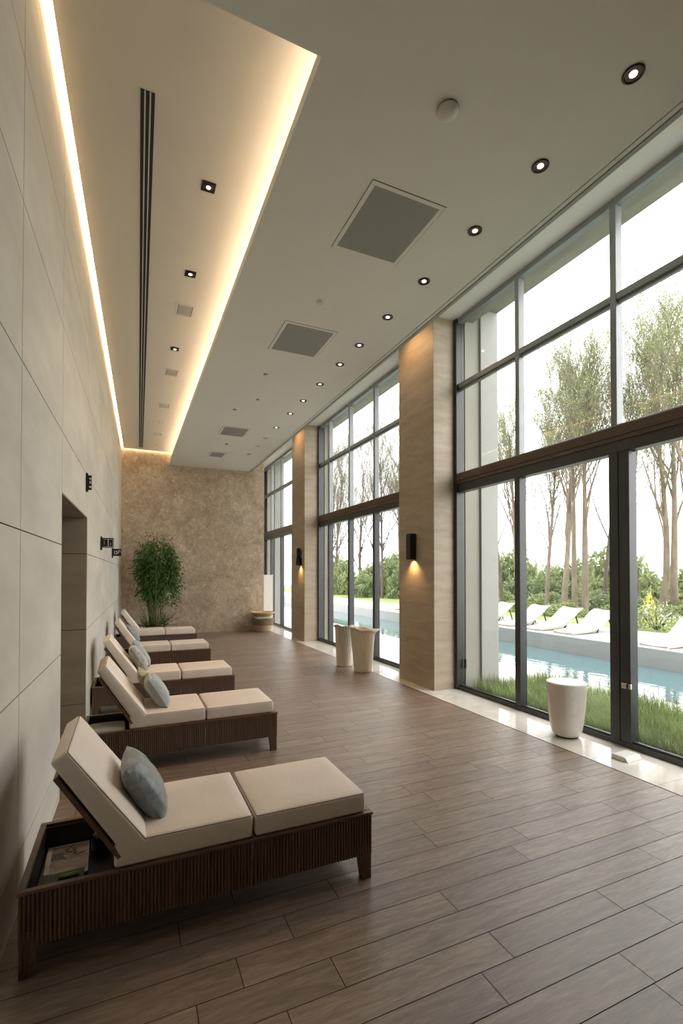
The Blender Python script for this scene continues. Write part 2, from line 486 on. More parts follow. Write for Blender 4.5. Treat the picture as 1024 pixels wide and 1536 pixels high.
# ---- panelled wall with a doorway
def wp(mb, y0, y1, z0, z1, n0, n1, mi):
    P = [(xw(y0)+n0,y0,z0),(xw(y0)+n1,y0,z0),(xw(y1)+n1,y1,z0),(xw(y1)+n0,y1,z0)]
    P += [(p[0],p[1],z1) for p in P]
    mb.hexa(P, mi)
mb = MB()
ys = [YB, .24, 1.58, 2.92, 4.26, 6.06, 7.80, 9.28, 10.72, 12.1, 13.45, YF]
zs = [0, .30, 1.13, 1.98, 2.86, 3.70, 4.45, 5.12, ZR]
gp = .0035
for y0, y1 in zip(ys[:-1], ys[1:]):
    for z0, z1 in zip(zs[:-1], zs[1:]):
        if y0 == DY0:
            if z1 <= DZ: continue
            if z0 < DZ: z0 = DZ+gp
        wp(mb, y0+gp, y1-gp, z0+gp, z1-gp, -.03, 0, 0)
for y0, y1, z0 in ((YB, DY0-.008, 0), (DY0-.008, DY1+.008, DZ+.012), (DY1+.008, YF, 0)):
    wp(mb, y0, y1, z0, ZR, -.20, -.008, 1)
struct(mb.build('wall_left', [M['stone'], M['joint']]), 'pale stone panelled wall behind the loungers', 'wall')

# ---- doorway passage
mb = MB()
for z0, z1 in ((0,.30),(.30,1.13),(1.13,1.98),(1.98,DZ)):
    mb.box((-1.9, DY1, z0+gp), (xw(DY1)-.004, DY1+.03, z1-gp), 0)
    mb.box((-1.9, DY0-.03, z0+gp), (xw(DY0)-.004, DY0, z1-gp), 0)
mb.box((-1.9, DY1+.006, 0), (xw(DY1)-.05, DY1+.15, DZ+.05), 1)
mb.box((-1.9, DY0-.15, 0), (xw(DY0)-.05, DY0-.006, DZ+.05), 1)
mb.box((-2.0, DY0-.1, 0), (-1.85, DY1+.1, DZ), 0)
P = [(-1.9,DY0-.004,DZ-.002),(xw(DY0)-.004,DY0-.004,DZ-.002),(xw(DY1)-.004,DY1+.004,DZ-.002),(-1.9,DY1+.004,DZ-.002)]
mb.hexa(P+[(p[0],p[1],DZ+.01) for p in P], 0)
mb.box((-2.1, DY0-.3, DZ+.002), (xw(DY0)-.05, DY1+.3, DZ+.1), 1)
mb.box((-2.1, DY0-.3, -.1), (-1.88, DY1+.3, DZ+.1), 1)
struct(mb.build('door_1', [M['stone_brown_shaded'], M['joint']]), 'open brown stone doorway in the panelled wall', 'doorway')

# ---- far wall, wall behind the camera
mb = MB(); mb.box((xw(YF)-.3, YF, 0), (3.93, 17.7, ZR), 0)
struct(mb.build('wall_back', M['plaster']), 'mottled tan rough plaster wall at the far end', 'wall')
mb = MB(); mb.box((3.93, 17.6, -.1), (5.4, 17.75, ZR), 0)
struct(mb.build('wall_end', M['concrete_light']), 'pale end wall past the last window', 'wall')
mb = MB(); mb.box((-.9, YB-.15, 0), (4.9, YB, ZR), 0)
struct(mb.build('wall_front', M['paint']), 'plain wall at the near end of the room', 'wall')
mb = MB(); mb.box((4.2, YB, -.1), (4.72, 1.94, ZR), 0)  # out of view; run up to the first window to darken the near end
struct(mb.build('wall_right', M['pillar']), 'unseen stone wall before the first window, lengthened to darken the near end', 'wall')

# ---- ceilings
mb = MB()
mb.box((1.08, YB, ZC), (3.415, 17.6, ZC+.09), 0)
mb.box((-.9, YB, ZC), (1.08, 2.71, ZC+.09), 0)
mb.box((XE-.03, YB, ZC+.09), (XE-.01, 17.6, ZR), 0)
struct(mb.build('ceiling', M['paint']), 'lower white ceiling with the round downlights', 'ceiling')
mb = MB()
ya, yb = 2.4, YF-.045
P = [(xw(ya)+.045,ya,ZU),(1.42,ya,ZU),(1.42,yb,ZU),(xw(yb)+.045,yb,ZU)]
mb.hexa(P+[(p[0],p[1],ZU+.03) for p in P], 0)
mb.box((1.40, 2.4, ZC+.09), (1.42, YF, ZU), 0)      # back of the cove
mb.box((-.6, 2.4, ZC+.09), (1.42, 2.42, ZU), 0)
mb.box((-.7, 2.4, ZU+.20), (1.42, YF, ZU+.24), 0)
struct(mb.build('ceiling_raised', M['paint_up']), 'raised cream ceiling panel lit by a warm cove', 'ceiling')
mb = MB(); mb.box((XE-.02, YB, ZP), (4.78, 17.6, ZP+.05), 0)
struct(mb.build('ceiling_pocket', M['paint']), 'white ceiling strip above the windows', 'ceiling')
mb = MB(); mb.box((-2.2, YB-.2, ZR), (5.36, 17.8, ZR+.3), 0)
struct(mb.build('roof', M['concrete']), 'concrete roof slab with a shallow overhang', 'roof')
mb = MB()                                            # curtain track at the edge of the lower ceiling
mb.box((3.415, YB, ZC+.012), (3.43, 17.6, ZC+.09), 1)
mb.box((3.43, YB, ZC+.002), (3.468, 17.6, ZC+.09), 0)
mb.box((3.468, YB, ZC+.012), (3.478, 17.6, ZC+.09), 1)
mb.box((3.478, YB, ZC-.002), (XE, 17.6, ZC+.09), 2)
struct(mb.build('trim_1', [M['paint'], M['joint'], M['grey_paint']]), 'twin grey track lines along the ceiling edge', 'trim')

# linear diffuser in the raised ceiling: three dark slots in a white frame
dif = empty('slot_diffuser', (0,0,0))
tag(dif, 'long dark linear air slot in the raised cream ceiling', 'air vent')
def sx(y): return .115+(y-3.74)*.0185
mb = MB(); mb2 = []
for k in range(3):
    s = MB()
    o0 = -.052+k*.037
    P = [(sx(3.74)+o0,3.74,ZU-.004),(sx(3.74)+o0+.026,3.74,ZU-.004),(sx(14.45)+o0+.026,14.45,ZU-.004),(sx(14.45)+o0,14.45,ZU-.004)]
    s.hexa(P+[(p[0],p[1],ZU-.0006) for p in P], 0)
    s.build('slot', M['dark_void'], dif)
    if k < 2:
        P = [(p[0]+.026+(0 if i in (0,3) else -.015), p[1], ZU-.009) for i, p in enumerate(P)]
        P = [(sx(3.74)+o0+.026,3.74,ZU-.008),(sx(3.74)+o0+.037,3.74,ZU-.008),(sx(14.45)+o0+.037,14.45,ZU-.008),(sx(14.45)+o0+.026,14.45,ZU-.008)]
        mb.hexa(P+[(p[0],p[1],ZU) for p in P], 0)
mb.build('blade', M['plastic'], dif)

# ------------------------------------------------------------------ pillars
def pillar(y0, y1, lab):
    mb = MB(); mb.box((4.2, y0, .0), (4.74, y1, ZP), 0)
    o = mb.build('pillar', M['pillar'], bevel=.006)
    struct(o, lab, 'pillar')
pillar(5.96, 6.97, 'tan stone pillar carrying the nearer wall lamp')
pillar(11.72, 12.74, 'tan stone pillar carrying the farther wall lamp')
def fin(y0, y1, lab, xo=5.36, xm=5.02):
    mb = MB()
    mb.box((4.74, y0+.04, -.3), (xm, y1-.04, ZR), 0)
    mb.box((xm, y0, -.3), (xo, y1, ZR), 1)
    struct(mb.build('outside_pier', [M['concrete'], M['concrete_light']], bevel=.006), lab, 'pier')
fin(5.86, 7.05, 'pale concrete pier outside, behind the nearer pillar')
fin(11.62, 12.8, 'pale concrete pier outside, behind the farther pillar', 4.97, 4.86)
fin(17.3, 18.3, 'pale concrete pier outside the last window')
mb = MB(); mb.box((4.70, YB, ZP), (4.9, 17.6, ZR), 0)
struct(mb.build('lintel', M['concrete']), 'concrete lintel above the window heads', 'lintel')

# ------------------------------------------------------------------ windows
XI, XG, XO = 4.60, 4.665, 4.70
def window(n, y0, y1, mull, stile=None, label=''):
    w = empty('window_%d' % n, (0,0,0)); struct(w, label, 'window')
    zb, zt, zm = 3.27, ZP, 4.645
    def part(nm, boxes, m, bev=.004):
        mb = MB()
        for a, b in boxes: mb.box(a, b)
        return mb.build(nm, m, w, bevel=bev, seg=1)
    for ya in (y0, y1-.07):
        part('jamb', [((XI-.03, ya, 0), (XO+.02, ya+.07, zt))], M['metal'])
    part('head_rail', [((XI, y0+.07, zt-.07), (XO, y1-.07, zt))], M['metal_grey'])
    part('bottom_rail', [((XI-.005, y0+.07, 0), (XO+.02, y1-.07, .055)), ((XI+.02, y0+.07, .055), (XG-.01, y1-.07, .075))], M['metal'])
    part('transom_beam', [((4.572, y0+.001, 3.175), (4.64, y1-.001, 3.28))], M['bronze'])
    part('transom_beam', [((4.580, y0+.002, 3.125), (4.66, y1-.002, 3.172))], M['bronze'])
    part('door_head', [((XI-.005, y0+.07, 3.005), (XO+.02, y1-.07, 3.125))], M['metal'])
    part('sill_rail', [((XI, y0+.07, 3.28), (XO, y1-.07, 3.30))], M['metal_grey'])
    ms = sorted(mull)
    for y in ms:
        part('mullion', [((XI, y-.035, 3.30), (XO, y+.035, zt-.07))], M['metal_grey'])
        if stile is not None and abs(y-stile) < .01:
            part('door_stile', [((XI-.01, y-.165, .055), (XO+.01, y-.055, 3.005))], M['metal'])
            part('door_stile', [((XI-.012, y-.05, .055), (XO+.01, y+.055, 3.005))], M['metal'])
        else:
            part('mullion', [((XI-.01, y-.045, .055), (XO+.01, y+.045, 3.005))], M['metal'])
    ed = [y0+.07]+ms+[y1-.07]
    for a, b in zip(ed[:-1], ed[1:]):
        la = .035 if a in ms else 0; lb = .035 if b in ms else 0
        part('mid_rail', [((XI+.005, a+la, zm-.045), (XG+.02, b-lb, zm+.03)), ((XI+.03, a+la, zm-.075), (XG+.01, b-lb, zm-.045))], M['metal_grey'])
        for z0, z1 in ((.06, 3.005), (3.30, zm-.06), (zm+.03, zt-.07)):
            mb = MB(); mb.box((XG-.004, a+la*.8, z0), (XG+.004, b-lb*.8, z1))
            mb.build('pane', M['glass'], w)
    return w
w1 = window(1, 1.96, 5.96, [3.335, 4.68], 3.335, 'tall window wall behind the marble stool, facing the grass')
w2 = window(2, 6.97, 11.72, [7.42, 8.62, 9.83, 11.03], None, 'tall window bay between the two tan pillars')
w3 = window(3, 12.74, 17.6, [13.95, 15.15, 16.35], None, 'tall window bay past the farther pillar')
# lock on the door stile and pull on the far jamb
mb = MB(); mb.box((XI-.04, 3.195, .60), (XI-.008, 3.245, .655)); mb.build('lock', M['chrome'], w1, bevel=.004)
mb = MB(); mb.box((XI-.03, 3.155, .60), (XI-.008, 3.183, .65)); mb.build('lock', M['chrome'], w1, bevel=.004)
mb = MB(); mb.box((XI+.075, 5.83, .32), (XI+.10, 5.86, .46)); mb.build('door_pull', M['black'], w1, bevel=.004)

# ------------------------------------------------------------------ fittings on the ceilings
ords = ['first','second','third','fourth','fifth','sixth','seventh','eighth','ninth','tenth','eleventh','twelfth','thirteenth','fourteenth']
def downlight(x, y, lab, lit):
    t = empty('downlight', (x, y, ZC)); tag(t, lab, 'downlight', 'round downlights along the windows')
    mb = MB(); mb.lathe([(.066,-.001),(.066,-.008),(.056,-.010),(.050,-.004)], 28, cap0=False, cap1=False); mb.build('trim_ring', M['black'] if lit > 0 else M['plastic'], t)
    mb = MB(); mb.lathe([(.051,-.004),(.024,-.0025)], 28, cap0=False, cap1=False); mb.build('reflector', M['reflector'] if lit > 0 else M['metal_grey'], t)
    mb = MB(); mb.lathe([(.024,-.0035),(.0235,-.006)], 24, cap0=True, cap1=True); mb.build('lens', M['lens'] if lit > 0 else M['plastic'], t)
dl = [1.98, 2.735, 3.51, 4.35, 5.15, 5.95, 6.62, 7.45, 8.29, 9.06, 10.05]
for i, y in enumerate(dl):
    downlight(2.945, y, '%s round black-rimmed downlight from the camera end of the row along the windows' % ords[i], 1)
for i, y in enumerate([10.95, 11.7, 12.6]):
    downlight(2.945, y, '%s unlit round downlight after the lit row, toward the far wall' % ords[i], 0)
for i, y in enumerate([4.45, 5.84, 7.90]):
    t = empty('square_downlight', (.655, y, ZU)); tag(t, '%s square black downlight from the camera end of the raised cream ceiling' % ords[i], 'downlight', 'square downlights in the raised ceiling')
    mb = MB(); mb.box((-.062,-.062,-.007), (.062,.062,-.0005)); mb.build('trim_plate', M['black'], t, bevel=.003)
    mb = MB(); mb.lathe([(.040,-.0072),(.036,-.012),(.020,-.009)], 24, cap0=False, cap1=False); mb.build('reflector', M['reflector'], t)
    mb = MB(); mb.lathe([(.020,-.009),(.019,-.012)], 20); mb.build('lens', M['lens'], t)
for i, (y, s) in enumerate([(6.69,1), (8.86,1), (10.68,1), (11.85,.6), (12.9,.8), (13.95,.5)]):
    t = empty('square_grille', (.68, y, ZU)); tag(t, '%s small square air grille from the camera end of the raised cream ceiling' % ords[i], 'air vent', 'small grilles in the raised ceiling')
    a, b = .12*s, .16*s
    mb = MB()
    for q in (((-a,-b,-.006),(a,-b+.025,0)),((-a,b-.025,-.006),(a,b,0)),((-a,-b+.025,-.006),(-a+.025,b-.025,0)),((a-.025,-b+.025,-.006),(a,b-.025,0))): mb.box(*q)
    mb.build('grille_frame', M['paint_up'], t)
    mb = MB(); mb.box((-a+.025,-b+.025,-.002), (a-.025,b-.025,0)); mb.build('backing', M['metal_grey'], t)
    mb = MB()
    for k in range(7):
        yy = -b+.045+k*(2*b-.09)/6; mb.box((-a+.035,yy-.007,-.005), (a-.035,yy+.007,-.002))
    mb.build('louvre', M['paint_up'], t)
vn = ['large square air grille beside the white ceiling dome, largest of its row', 'second large air grille along the lower white ceiling', 'third large air grille along the lower white ceiling, smaller to view', 'last large air grille along the lower white ceiling, by the far wall']
for i, (y0, y1) in enumerate([(3.39,4.26), (5.75,6.59), (10.38,11.12), (12.72,13.28)]):
    t = empty('air_grille', (2.165, (y0+y1)/2, ZC)); tag(t, vn[i], 'air vent', 'large grilles in the lower ceiling')
    a, b = (.36, (y1-y0)/2) if i < 2 else ((.30, .36) if i == 2 else (.21,.28))
    mb = MB()
    for q in (((-a,-b,-.006),(a,-b+.04,0)),((-a,b-.04,-.006),(a,b,0)),((-a,-b+.04,-.006),(-a+.04,b-.04,0)),((a-.04,-b+.04,-.006),(a,b-.04,0))): mb.box(*q)
    mb.build('grille_frame', M['paint'], t, bevel=.002)
    mb = MB(); mb.box((-a-.005,-b-.005,-.0015), (a+.005,b+.005,0)); mb.build('shadow_gap', M['joint'], t)
    mb = MB(); mb.box((-a+.04,-b+.04,-.004), (a-.04,b-.04,0)); mb.build('perforated_panel', M['grille'], t)
t = empty('ceiling_dome', (2.0, 2.66, ZC)); tag(t, 'white round ceiling dome between the large grille and the first round downlight', 'ceiling fitting')
mb = MB(); mb.lathe([(.075,0),(.078,-.012)], 32, cap0=False); mb.build('mount_plate', M['metal_grey'], t)
mb = MB(); mb.lathe([(.076*math.cos(a*PI/16), -.012-.045*math.sin(a*PI/16)) for a in range(8)]+[(.002,-.057)], 32); mb.build('dome', M['plastic'], t)
for i, (x, y, r, lab) in enumerate([(2.05,5.18,.045,'round smoke detector between the first two large grilles'), (2.0,7.43,.035,'small round detector beyond the second large grille'),
        (2.16,8.57,.03,'tiny round sensor set apart toward the windows, mid ceiling'), (1.88,9.28,.035,'small round detector before the third large grille'), (2.2,11.83,.04,'small round detector between the last two large grilles')]):
    t = empty('smoke_detector', (x, y, ZC)); tag(t, lab, 'smoke detector', 'detectors on the lower ceiling')
    mb = MB(); mb.lathe([(r,0),(r,-.012),(r*.85,-.018)], 24, cap0=False); mb.build('detector_base', M['metal_grey'] if i else M['plastic'], t)
    mb = MB(); mb.lathe([(r*.7,-.018),(r*.62,-.03)], 24, cap0=False); mb.build('detector_cap', M['plastic'], t)

# ------------------------------------------------------------------ wall lamps on the pillars
def sconce(y, lab, collar):
    t = empty('wall_lamp', (4.2, y, 0)); tag(t, lab, 'wall lamp')
    mb = MB(); mb.box((-.012,-.05,2.02), (0,.05,2.38)); mb.build('back_plate', M['black'], t)
    mb = MB()
    if collar:
        mb.lathe([(.052,2.16),(.052,2.44)], 24, c=(-.075,0,0)); mb.build('shade', M['black'], t)
        mb = MB(); mb.lathe([(.068,1.99),(.068,2.17)], 24, c=(-.075,0,0), cap0=False); mb.build('collar', M['black'], t)
    else:
        mb.box((-.115,-.062,1.985), (-.012,-.052,2.40)); mb.box((-.115,.052,1.985), (-.012,.062,2.40))
        mb.box((-.115,-.052,1.985), (-.105,.052,2.40)); mb.box((-.022,-.052,1.985), (-.012,.052,2.40)); mb.box((-.105,-.052,2.39), (-.022,.052,2.40))
        mb.build('shade', M['black'], t, bevel=.002)
        mb = MB(); mb.box((-.07,-.075,2.15), (-.045,-.062,2.17)); mb.build('switch', M['black'], t)
    mb = MB(); mb.lathe([(.03,2.03),(.03,2.05)], 16, c=(-.064,0,0)); mb.build('bulb', M['lens'], t)
    L = bpy.data.lights.new('wall_lamp_beam', 'SPOT'); L.energy = 9; L.color = (1,.62,.25); L.spot_size = 2.0; L.spot_blend = .8; L.shadow_soft_size = .02
    o = bpy.data.objects.new('wall_lamp_beam', L); col.objects.link(o); o.location = (4.2-.075, y, 2.015); o.parent = None
sconce(6.50, 'slim black box lamp glowing downward on the nearer tan pillar', False)
sconce(11.98, 'black two tier lamp glowing downward on the farther tan pillar', True)

# ------------------------------------------------------------------ signs on the panelled wall
def sign(y, z0, z1, bw, bz0, bz1, lab, marks):
    x = xw(y)
    t = empty('wall_sign', (x, y, 0)); tag(t, lab, 'sign')
    mb = MB(); mb.box((0,-.03,z0), (.022,.05,z1)); mb.build('wall_plate', M['black'], t, bevel=.003)
    mb = MB(); mb.box((.022,-.012,bz0), (.022+bw,.014,bz1)); mb.build('sign_board', M['black'], t, bevel=.004)
    for (a, b, c, d) in marks:
        mb = MB(); mb.box((.022+a*bw,-.0145,bz0+b*(bz1-bz0)), (.022+c*bw,-.0118,bz0+d*(bz1-bz0)))
        mb.build('sign_mark', M['plastic'], t)
sign(5.9, 2.66, 2.86, .035, 2.68, 2.84, 'thin black projecting sign above the doorway', [(.3,.70,.9,.82),(.4,.42,.8,.60),(.3,.12,.9,.26)])
sign(7.86, 2.11, 2.31, .155, 2.145, 2.29, 'black square projecting sign with two panels, between the doorway and its twin', [(.49,.15,.55,.85),(.08,.08,.94,.12),(.08,.84,.94,.87),(.92,.12,.95,.84),(.16,.3,.19,.7),(.7,.25,.74,.5)])
sign(10.6, 2.08, 2.275, .15, 2.12, 2.265, 'black square projecting sign beside the far wall corner', [(.15,.2,.22,.75),(.35,.55,.5,.7),(.6,.3,.66,.78),(.6,.72,.85,.78),(.8,.5,.86,.78),(.35,.25,.5,.35),(.42,.4,.6,.48)])

# ------------------------------------------------------------------ loungers
LW, LD = 1.72, .635
def tube_loop(mb, pts, r):
    mb.tube(pts+[pts[0]], r, 5, caps=False)
def make_lounger():
    root = empty('lounger', (0,0,0))
    W = M['wood']
    # fluted panels: rows of half round ribs on a board
    def fluted(x0, x1, y, zb, zt, dirn):
        mb = MB()
        mb.box((x0, y, zb), (x1, y+.022*dirn, zt)) if dirn > 0 else mb.box((x0, y+.022*dirn, zb), (x1, y, zt))
        n = int((x1-x0)/.0165); st = (x1-x0)/n
        for k in range(n):
            a = x0+k*st
            pr = [(a+.0012,0),(a+st*.22,-.0065),(a+st*.5,-.009),(a+st*.78,-.0065),(a+st-.0012,0)]
            for (xa, da), (xb, db) in zip(pr[:-1], pr[1:]):
                q = [(xa, y+da*dirn, zb), (xb, y+db*dirn, zb), (xb, y+db*dirn, zt), (xa, y+da*dirn, zt)]
                mb.quad(q if dirn > 0 else q[::-1])
        return mb
    fluted(0.0, 1.025, .010, .135, .362, 1).build('fluted_panel', W, root)
    fluted(1.031, LW, .010, .14, .362, 1).build('fluted_panel', W, root)
    fluted(0.0, 1.025, LD-.010, .135, .362, -1).build('fluted_panel', W, root)
    fluted(1.031, LW, LD-.010, .14, .362, -1).build('fluted_panel', W, root)
    mb = MB(); mb.box((LW-.022, .032, .14), (LW, LD-.032, .362))
    n = 36
    for k in range(n):
        a = .034+k*(LD-.068)/n; b = a+(LD-.068)/n
        for (ya, da), (yb, db) in (((a+.001,0),((a+b)/2,.008)), (((a+b)/2,.008),(b-.001,0))):
            mb.quad([(LW+da,ya,.14),(LW+db,yb,.14),(LW+db,yb,.362),(LW+da,ya,.362)])
    mb.build('end_panel', W, root)
    mb = MB(); mb.box((0, .032, .135), (.022, LD-.032, .362)); mb.build('head_panel', W, root)
    # legs: a wide fluted foot at the head, tapered splayed feet at the foot end
    for (xa, xb, xc, xd) in ((.003,.082,.003,.060), (LW-.088,LW-.004,LW-.060,LW-.004)):
        for y0 in (.006, LD-.062):
            mb = MB()
            mb.hexa([(xc,y0,0),(xd,y0,0),(xd,y0+.05,0),(xc,y0+.05,0),(xa,y0,.20),(xb,y0,.20),(xb,y0+.056,.20),(xa,y0+.056,.20)])
            if xa < .1:
                for k in range(3):
                    u = .012+k*.019
                    mb.tube([(u*.8+.003,y0,.0),(u*1.05+.003,y0,.17)], .006, 6)
            mb.build('leg', W, root, bevel=.003)
    # top rails and deck
    mb = MB()
    R = .026
    mb.box((-.004,-.002,.362), (LW+.004,R,.378)); mb.box((-.004,LD-R,.362), (LW+.004,LD+.002,.378))
    mb.box((-.004,R,.362), (R,LD-R,.378)); mb.box((LW-R,R,.362), (LW+.004,LD-R,.378))
    mb.build('top_rail', M['wood_top'], root, bevel=.003)
    mb = MB(); mb.box((.41,R,.345), (LW-R,LD-R,.374)); mb.build('deck', W, root)
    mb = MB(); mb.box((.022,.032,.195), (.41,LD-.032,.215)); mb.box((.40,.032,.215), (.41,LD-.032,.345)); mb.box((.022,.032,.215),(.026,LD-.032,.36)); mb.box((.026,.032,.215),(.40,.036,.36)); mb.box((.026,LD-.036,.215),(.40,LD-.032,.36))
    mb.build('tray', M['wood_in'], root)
    # cushions
    def seam(sx_, sy_, z, parent, r=.0026, inset=.0055):
        mb = MB(); a, b = sx_/2-inset, sy_/2-inset; k = .012
        pts = []
        for cx, cy, a0 in ((a-k,b-k,0),(-a+k,b-k,PI/2),(-a+k,-b+k,PI),(a-k,-b+k,1.5*PI)):
            for j in range(5): pts.append((cx+k*math.cos(a0+j*PI/8), cy+k*math.sin(a0+j*PI/8), z))
        tube_loop(mb, pts, r)
        return mb.build('seam', M['seam'], parent)
    a = mesh_obj('seat_cushion', cushion_mesh(.655, LD-.025, .118, .018, .010, 12, 1), M['leather'], root, (.700, LD/2, .378))
    seam(.655, LD-.025, .1125, a)
    a = mesh_obj('foot_cushion', cushion_mesh(.645, LD-.025, .112, .018, .010, 12, 2), M['leather'], root, (1.362, LD/2, .378))
    seam(.645, LD-.025, .1065, a)
    # backrest: leans over the tray
    ang = math.radians(57.5)
    bl, bt = .585, .105
    me = cushion_mesh(bl, LD-.02, bt, .018, .010, 12, 3)
    for v in me.vertices:       # slimmer toward the top edge, rounded head
        u = (v.co.x+bl/2)/bl
        v.co.z = v.co.z*(1.10-.30*u) + .0
    b = mesh_obj('backrest_cushion', me, M['leather'], root)
    # local x of the cushion runs up the backrest, local z faces the sitter
    ux = Vector((-math.cos(ang), 0, math.sin(ang))); nz_ = Vector((math.sin(ang), 0, math.cos(ang))); uy = nz_.cross(ux)
    R3 = Matrix((ux, uy, nz_)).transposed().to_4x4()
    org = Vector((.425, LD/2, .418)) + ux*(bl/2)
    b.matrix_local = Matrix.Translation(org) @ R3
    s = seam(bl, LD-.02, bt-.0055, b)
    for v in s.data.vertices:
        u = (v.co.x+bl/2)/bl; v.co.z = v.co.z*(1.10-.30*u)
    mb = MB(); mb.box((-.272, -LD/2+.012, -.030), (bl/2-.012-.06, LD/2-.012, -.008))
    bb = mb.build('back_board', W, root, bevel=.004)
    bb.matrix_local = Matrix.Translation(org) @ R3
    return root
g = 'wood and leather loungers along the panelled wall'
labs = ['cream lounger with magazine tray, in front of all the other loungers',
        'second lounger from the camera, with a folded towel in its tray',
        'third lounger from the camera, carrying two blue grey pillows',
        'fourth lounger from the camera, just before the one beside the potted bamboo',
        'last lounger of the row, beside the potted bamboo']
pos = [(-.425, 2.45), (-.355, 4.60), (-.445, 6.50), (-.47, 9.0), (-.48, 11.45)]
L0 = make_lounger()
for i, (x, y) in enumerate(pos):
    r = L0 if i == 0 else copy_tree(L0)
    r.location = (max(x, xw(y)+.02), y, 0)
    tag(r, labs[i], 'lounger', g)

def pillow(me, m, loc, rot, lab, pname='pillow'):
    o = mesh_obj(pname, me, m, None, loc, rot); tag(o, lab, 'pillow')
    o.data.polygons.foreach_set('use_smooth', [True]*len(o.data.polygons))
    return o
def lean(x, y, z, me, m, lab, tilt=33, turn=90, roll=0):
    # pillow stands on the seat and leans on the backrest: local x -> world y, local z up the slope
    o = pillow(me, m, (x, y, z), (0,0,0), lab)
    R = Matrix.Rotation(math.radians(turn), 4, 'Z') @ Matrix.Rotation(math.radians(-tilt), 4, 'X') @ Matrix.Rotation(math.radians(roll), 4, 'Y')
    o.matrix_world = Matrix.Translation((x, y, z)) @ R
    return o
# ------- turn 90 deg: local x -> +y, local y -> -x ; positive tilt about X leans the top toward +y local = -x world? handled by sign
lean(.085, 2.775, .635, pillow_mesh(.36, .345, .14, seed=1), M['satin'], 'blue grey satin pillow on the lounger with the magazine tray', 31)
lean(.26, 4.90, .645, pillow_mesh(.36, .33, .15, seed=2), M['stripe'], 'striped blue pillow on the second lounger from the camera', 31)
lean(.185, 5.14, .66, pillow_mesh(.30, .34, .10, seed=3), M['olive'], 'olive pillow behind the striped blue pillow', 31)
lean(.13, 6.80, .66, pillow_mesh(.30, .36, .14, seed=4), M['beige_grey'], 'beige grey pillow at the front of the third lounger', 31)
lean(.17, 7.03, .68, pillow_mesh(.28, .40, .12, seed=5), M['pale_blue'], 'pale blue pillow behind the beige grey one on the third lounger', 31)
lean(.09, 9.4, .67, pillow_mesh(.36, .36, .13, seed=6), M['satin'], 'dark blue grey pillow on the fourth lounger from the camera', 31)

# ------- things in the trays
t = empty('magazine', (-.285, 2.925, .2325), math.radians(2)); tag(t, 'white magazine with a dark twig cover photo, in the front lounger tray', 'magazine')
t.rotation_euler = (math.radians(5), 0, math.radians(2))
mb = MB(); mb.box((-.10,-.145,0), (.10,.145,.008)); mb.build('pages', M['paper'], t, bevel=.001)
m_pic = mat('cover_photo', (.36,.30,.24), .4, .35, 9, (1,3,1), rot=(0,0,.5))
mb = MB(); mb.box((-.078,-.125,.008), (.096,.11,.0086)); mb.build('cover_photo', m_pic, t)
mb = MB(); mb.box((-.076,.0,.0086), (-.02,.058,.0090)); mb.build('cover_photo', mat('cover_sea', (.10,.10,.10), .4, .15, 20), t)
mb = MB()
r_ = random.Random(3)
for k in range(26):
    a = r_.uniform(.2, 2.9); p0 = Vector((.01+r_.uniform(-.02,.03), .03+r_.uniform(-.05,.05), .0094)); l = r_.uniform(.02,.05)
    mb.tube([p0, p0+Vector((math.cos(a)*l, math.sin(a)*l, 0))], .0011, 4)
mb.build('cover_twigs', M['black'], t)
mb = MB(); mb.box((-.11,-.15,0), (.09,.14,.016))
o = mb.build('notebook', mat('dark_green_cover', (.05,.06,.045), .5, .1, 10), None, (-.285, 2.885, .2155)); tag(o, 'thin dark green notebook under the white magazine', 'book')
mb = MB(); mb.tube([(-.045,0,0),(.045,.004,0)], .009, 10)
o = mb.build('highlighter', mat('lime_plastic', (.42,.55,.06), .35, 0), None, (-.262, 2.757, .2412)); tag(o, 'lime green highlighter pen peeking out by the magazine edge', 'pen')
mb = MB(); mb.lathe([(.001,0),(.034,.004),(.040,.012),(.040,.10),(.036,.116),(.022,.124),(.001,.126)], 24, sx=1, sy=1)
o = mb.build('black_canister', mat('glossy_black', (.01,.01,.01), .15, 0), None, (-.135, 2.94, .2155)); tag(o, 'small glossy black rounded canister beside the magazine', 'canister')
tw = mesh_obj('folded_towel', cushion_mesh(.30,.22,.05,.02,.01,8,7,.006), M['towel'], None, (-.165, 4.76, .345)); tag(tw, 'cream folded towel on the tray rim of the second lounger', 'towel')
tw = mesh_obj('rolled_towel', None or (lambda mb: (mb.tube([(-.12,0,0),(-.115,0,0),(.115,0,0),(.12,0,0)], [.04,.052,.052,.04], 16), mb.mesh('roll'))[1])(MB()), mat('grey_towel', (.50,.52,.50), .95, .08, 30, bump=.2), None, (-.16, 5.0, .268), (0,0,1.3)); tag(tw, 'pale grey rolled towel lying in the tray behind the folded towel', 'towel')

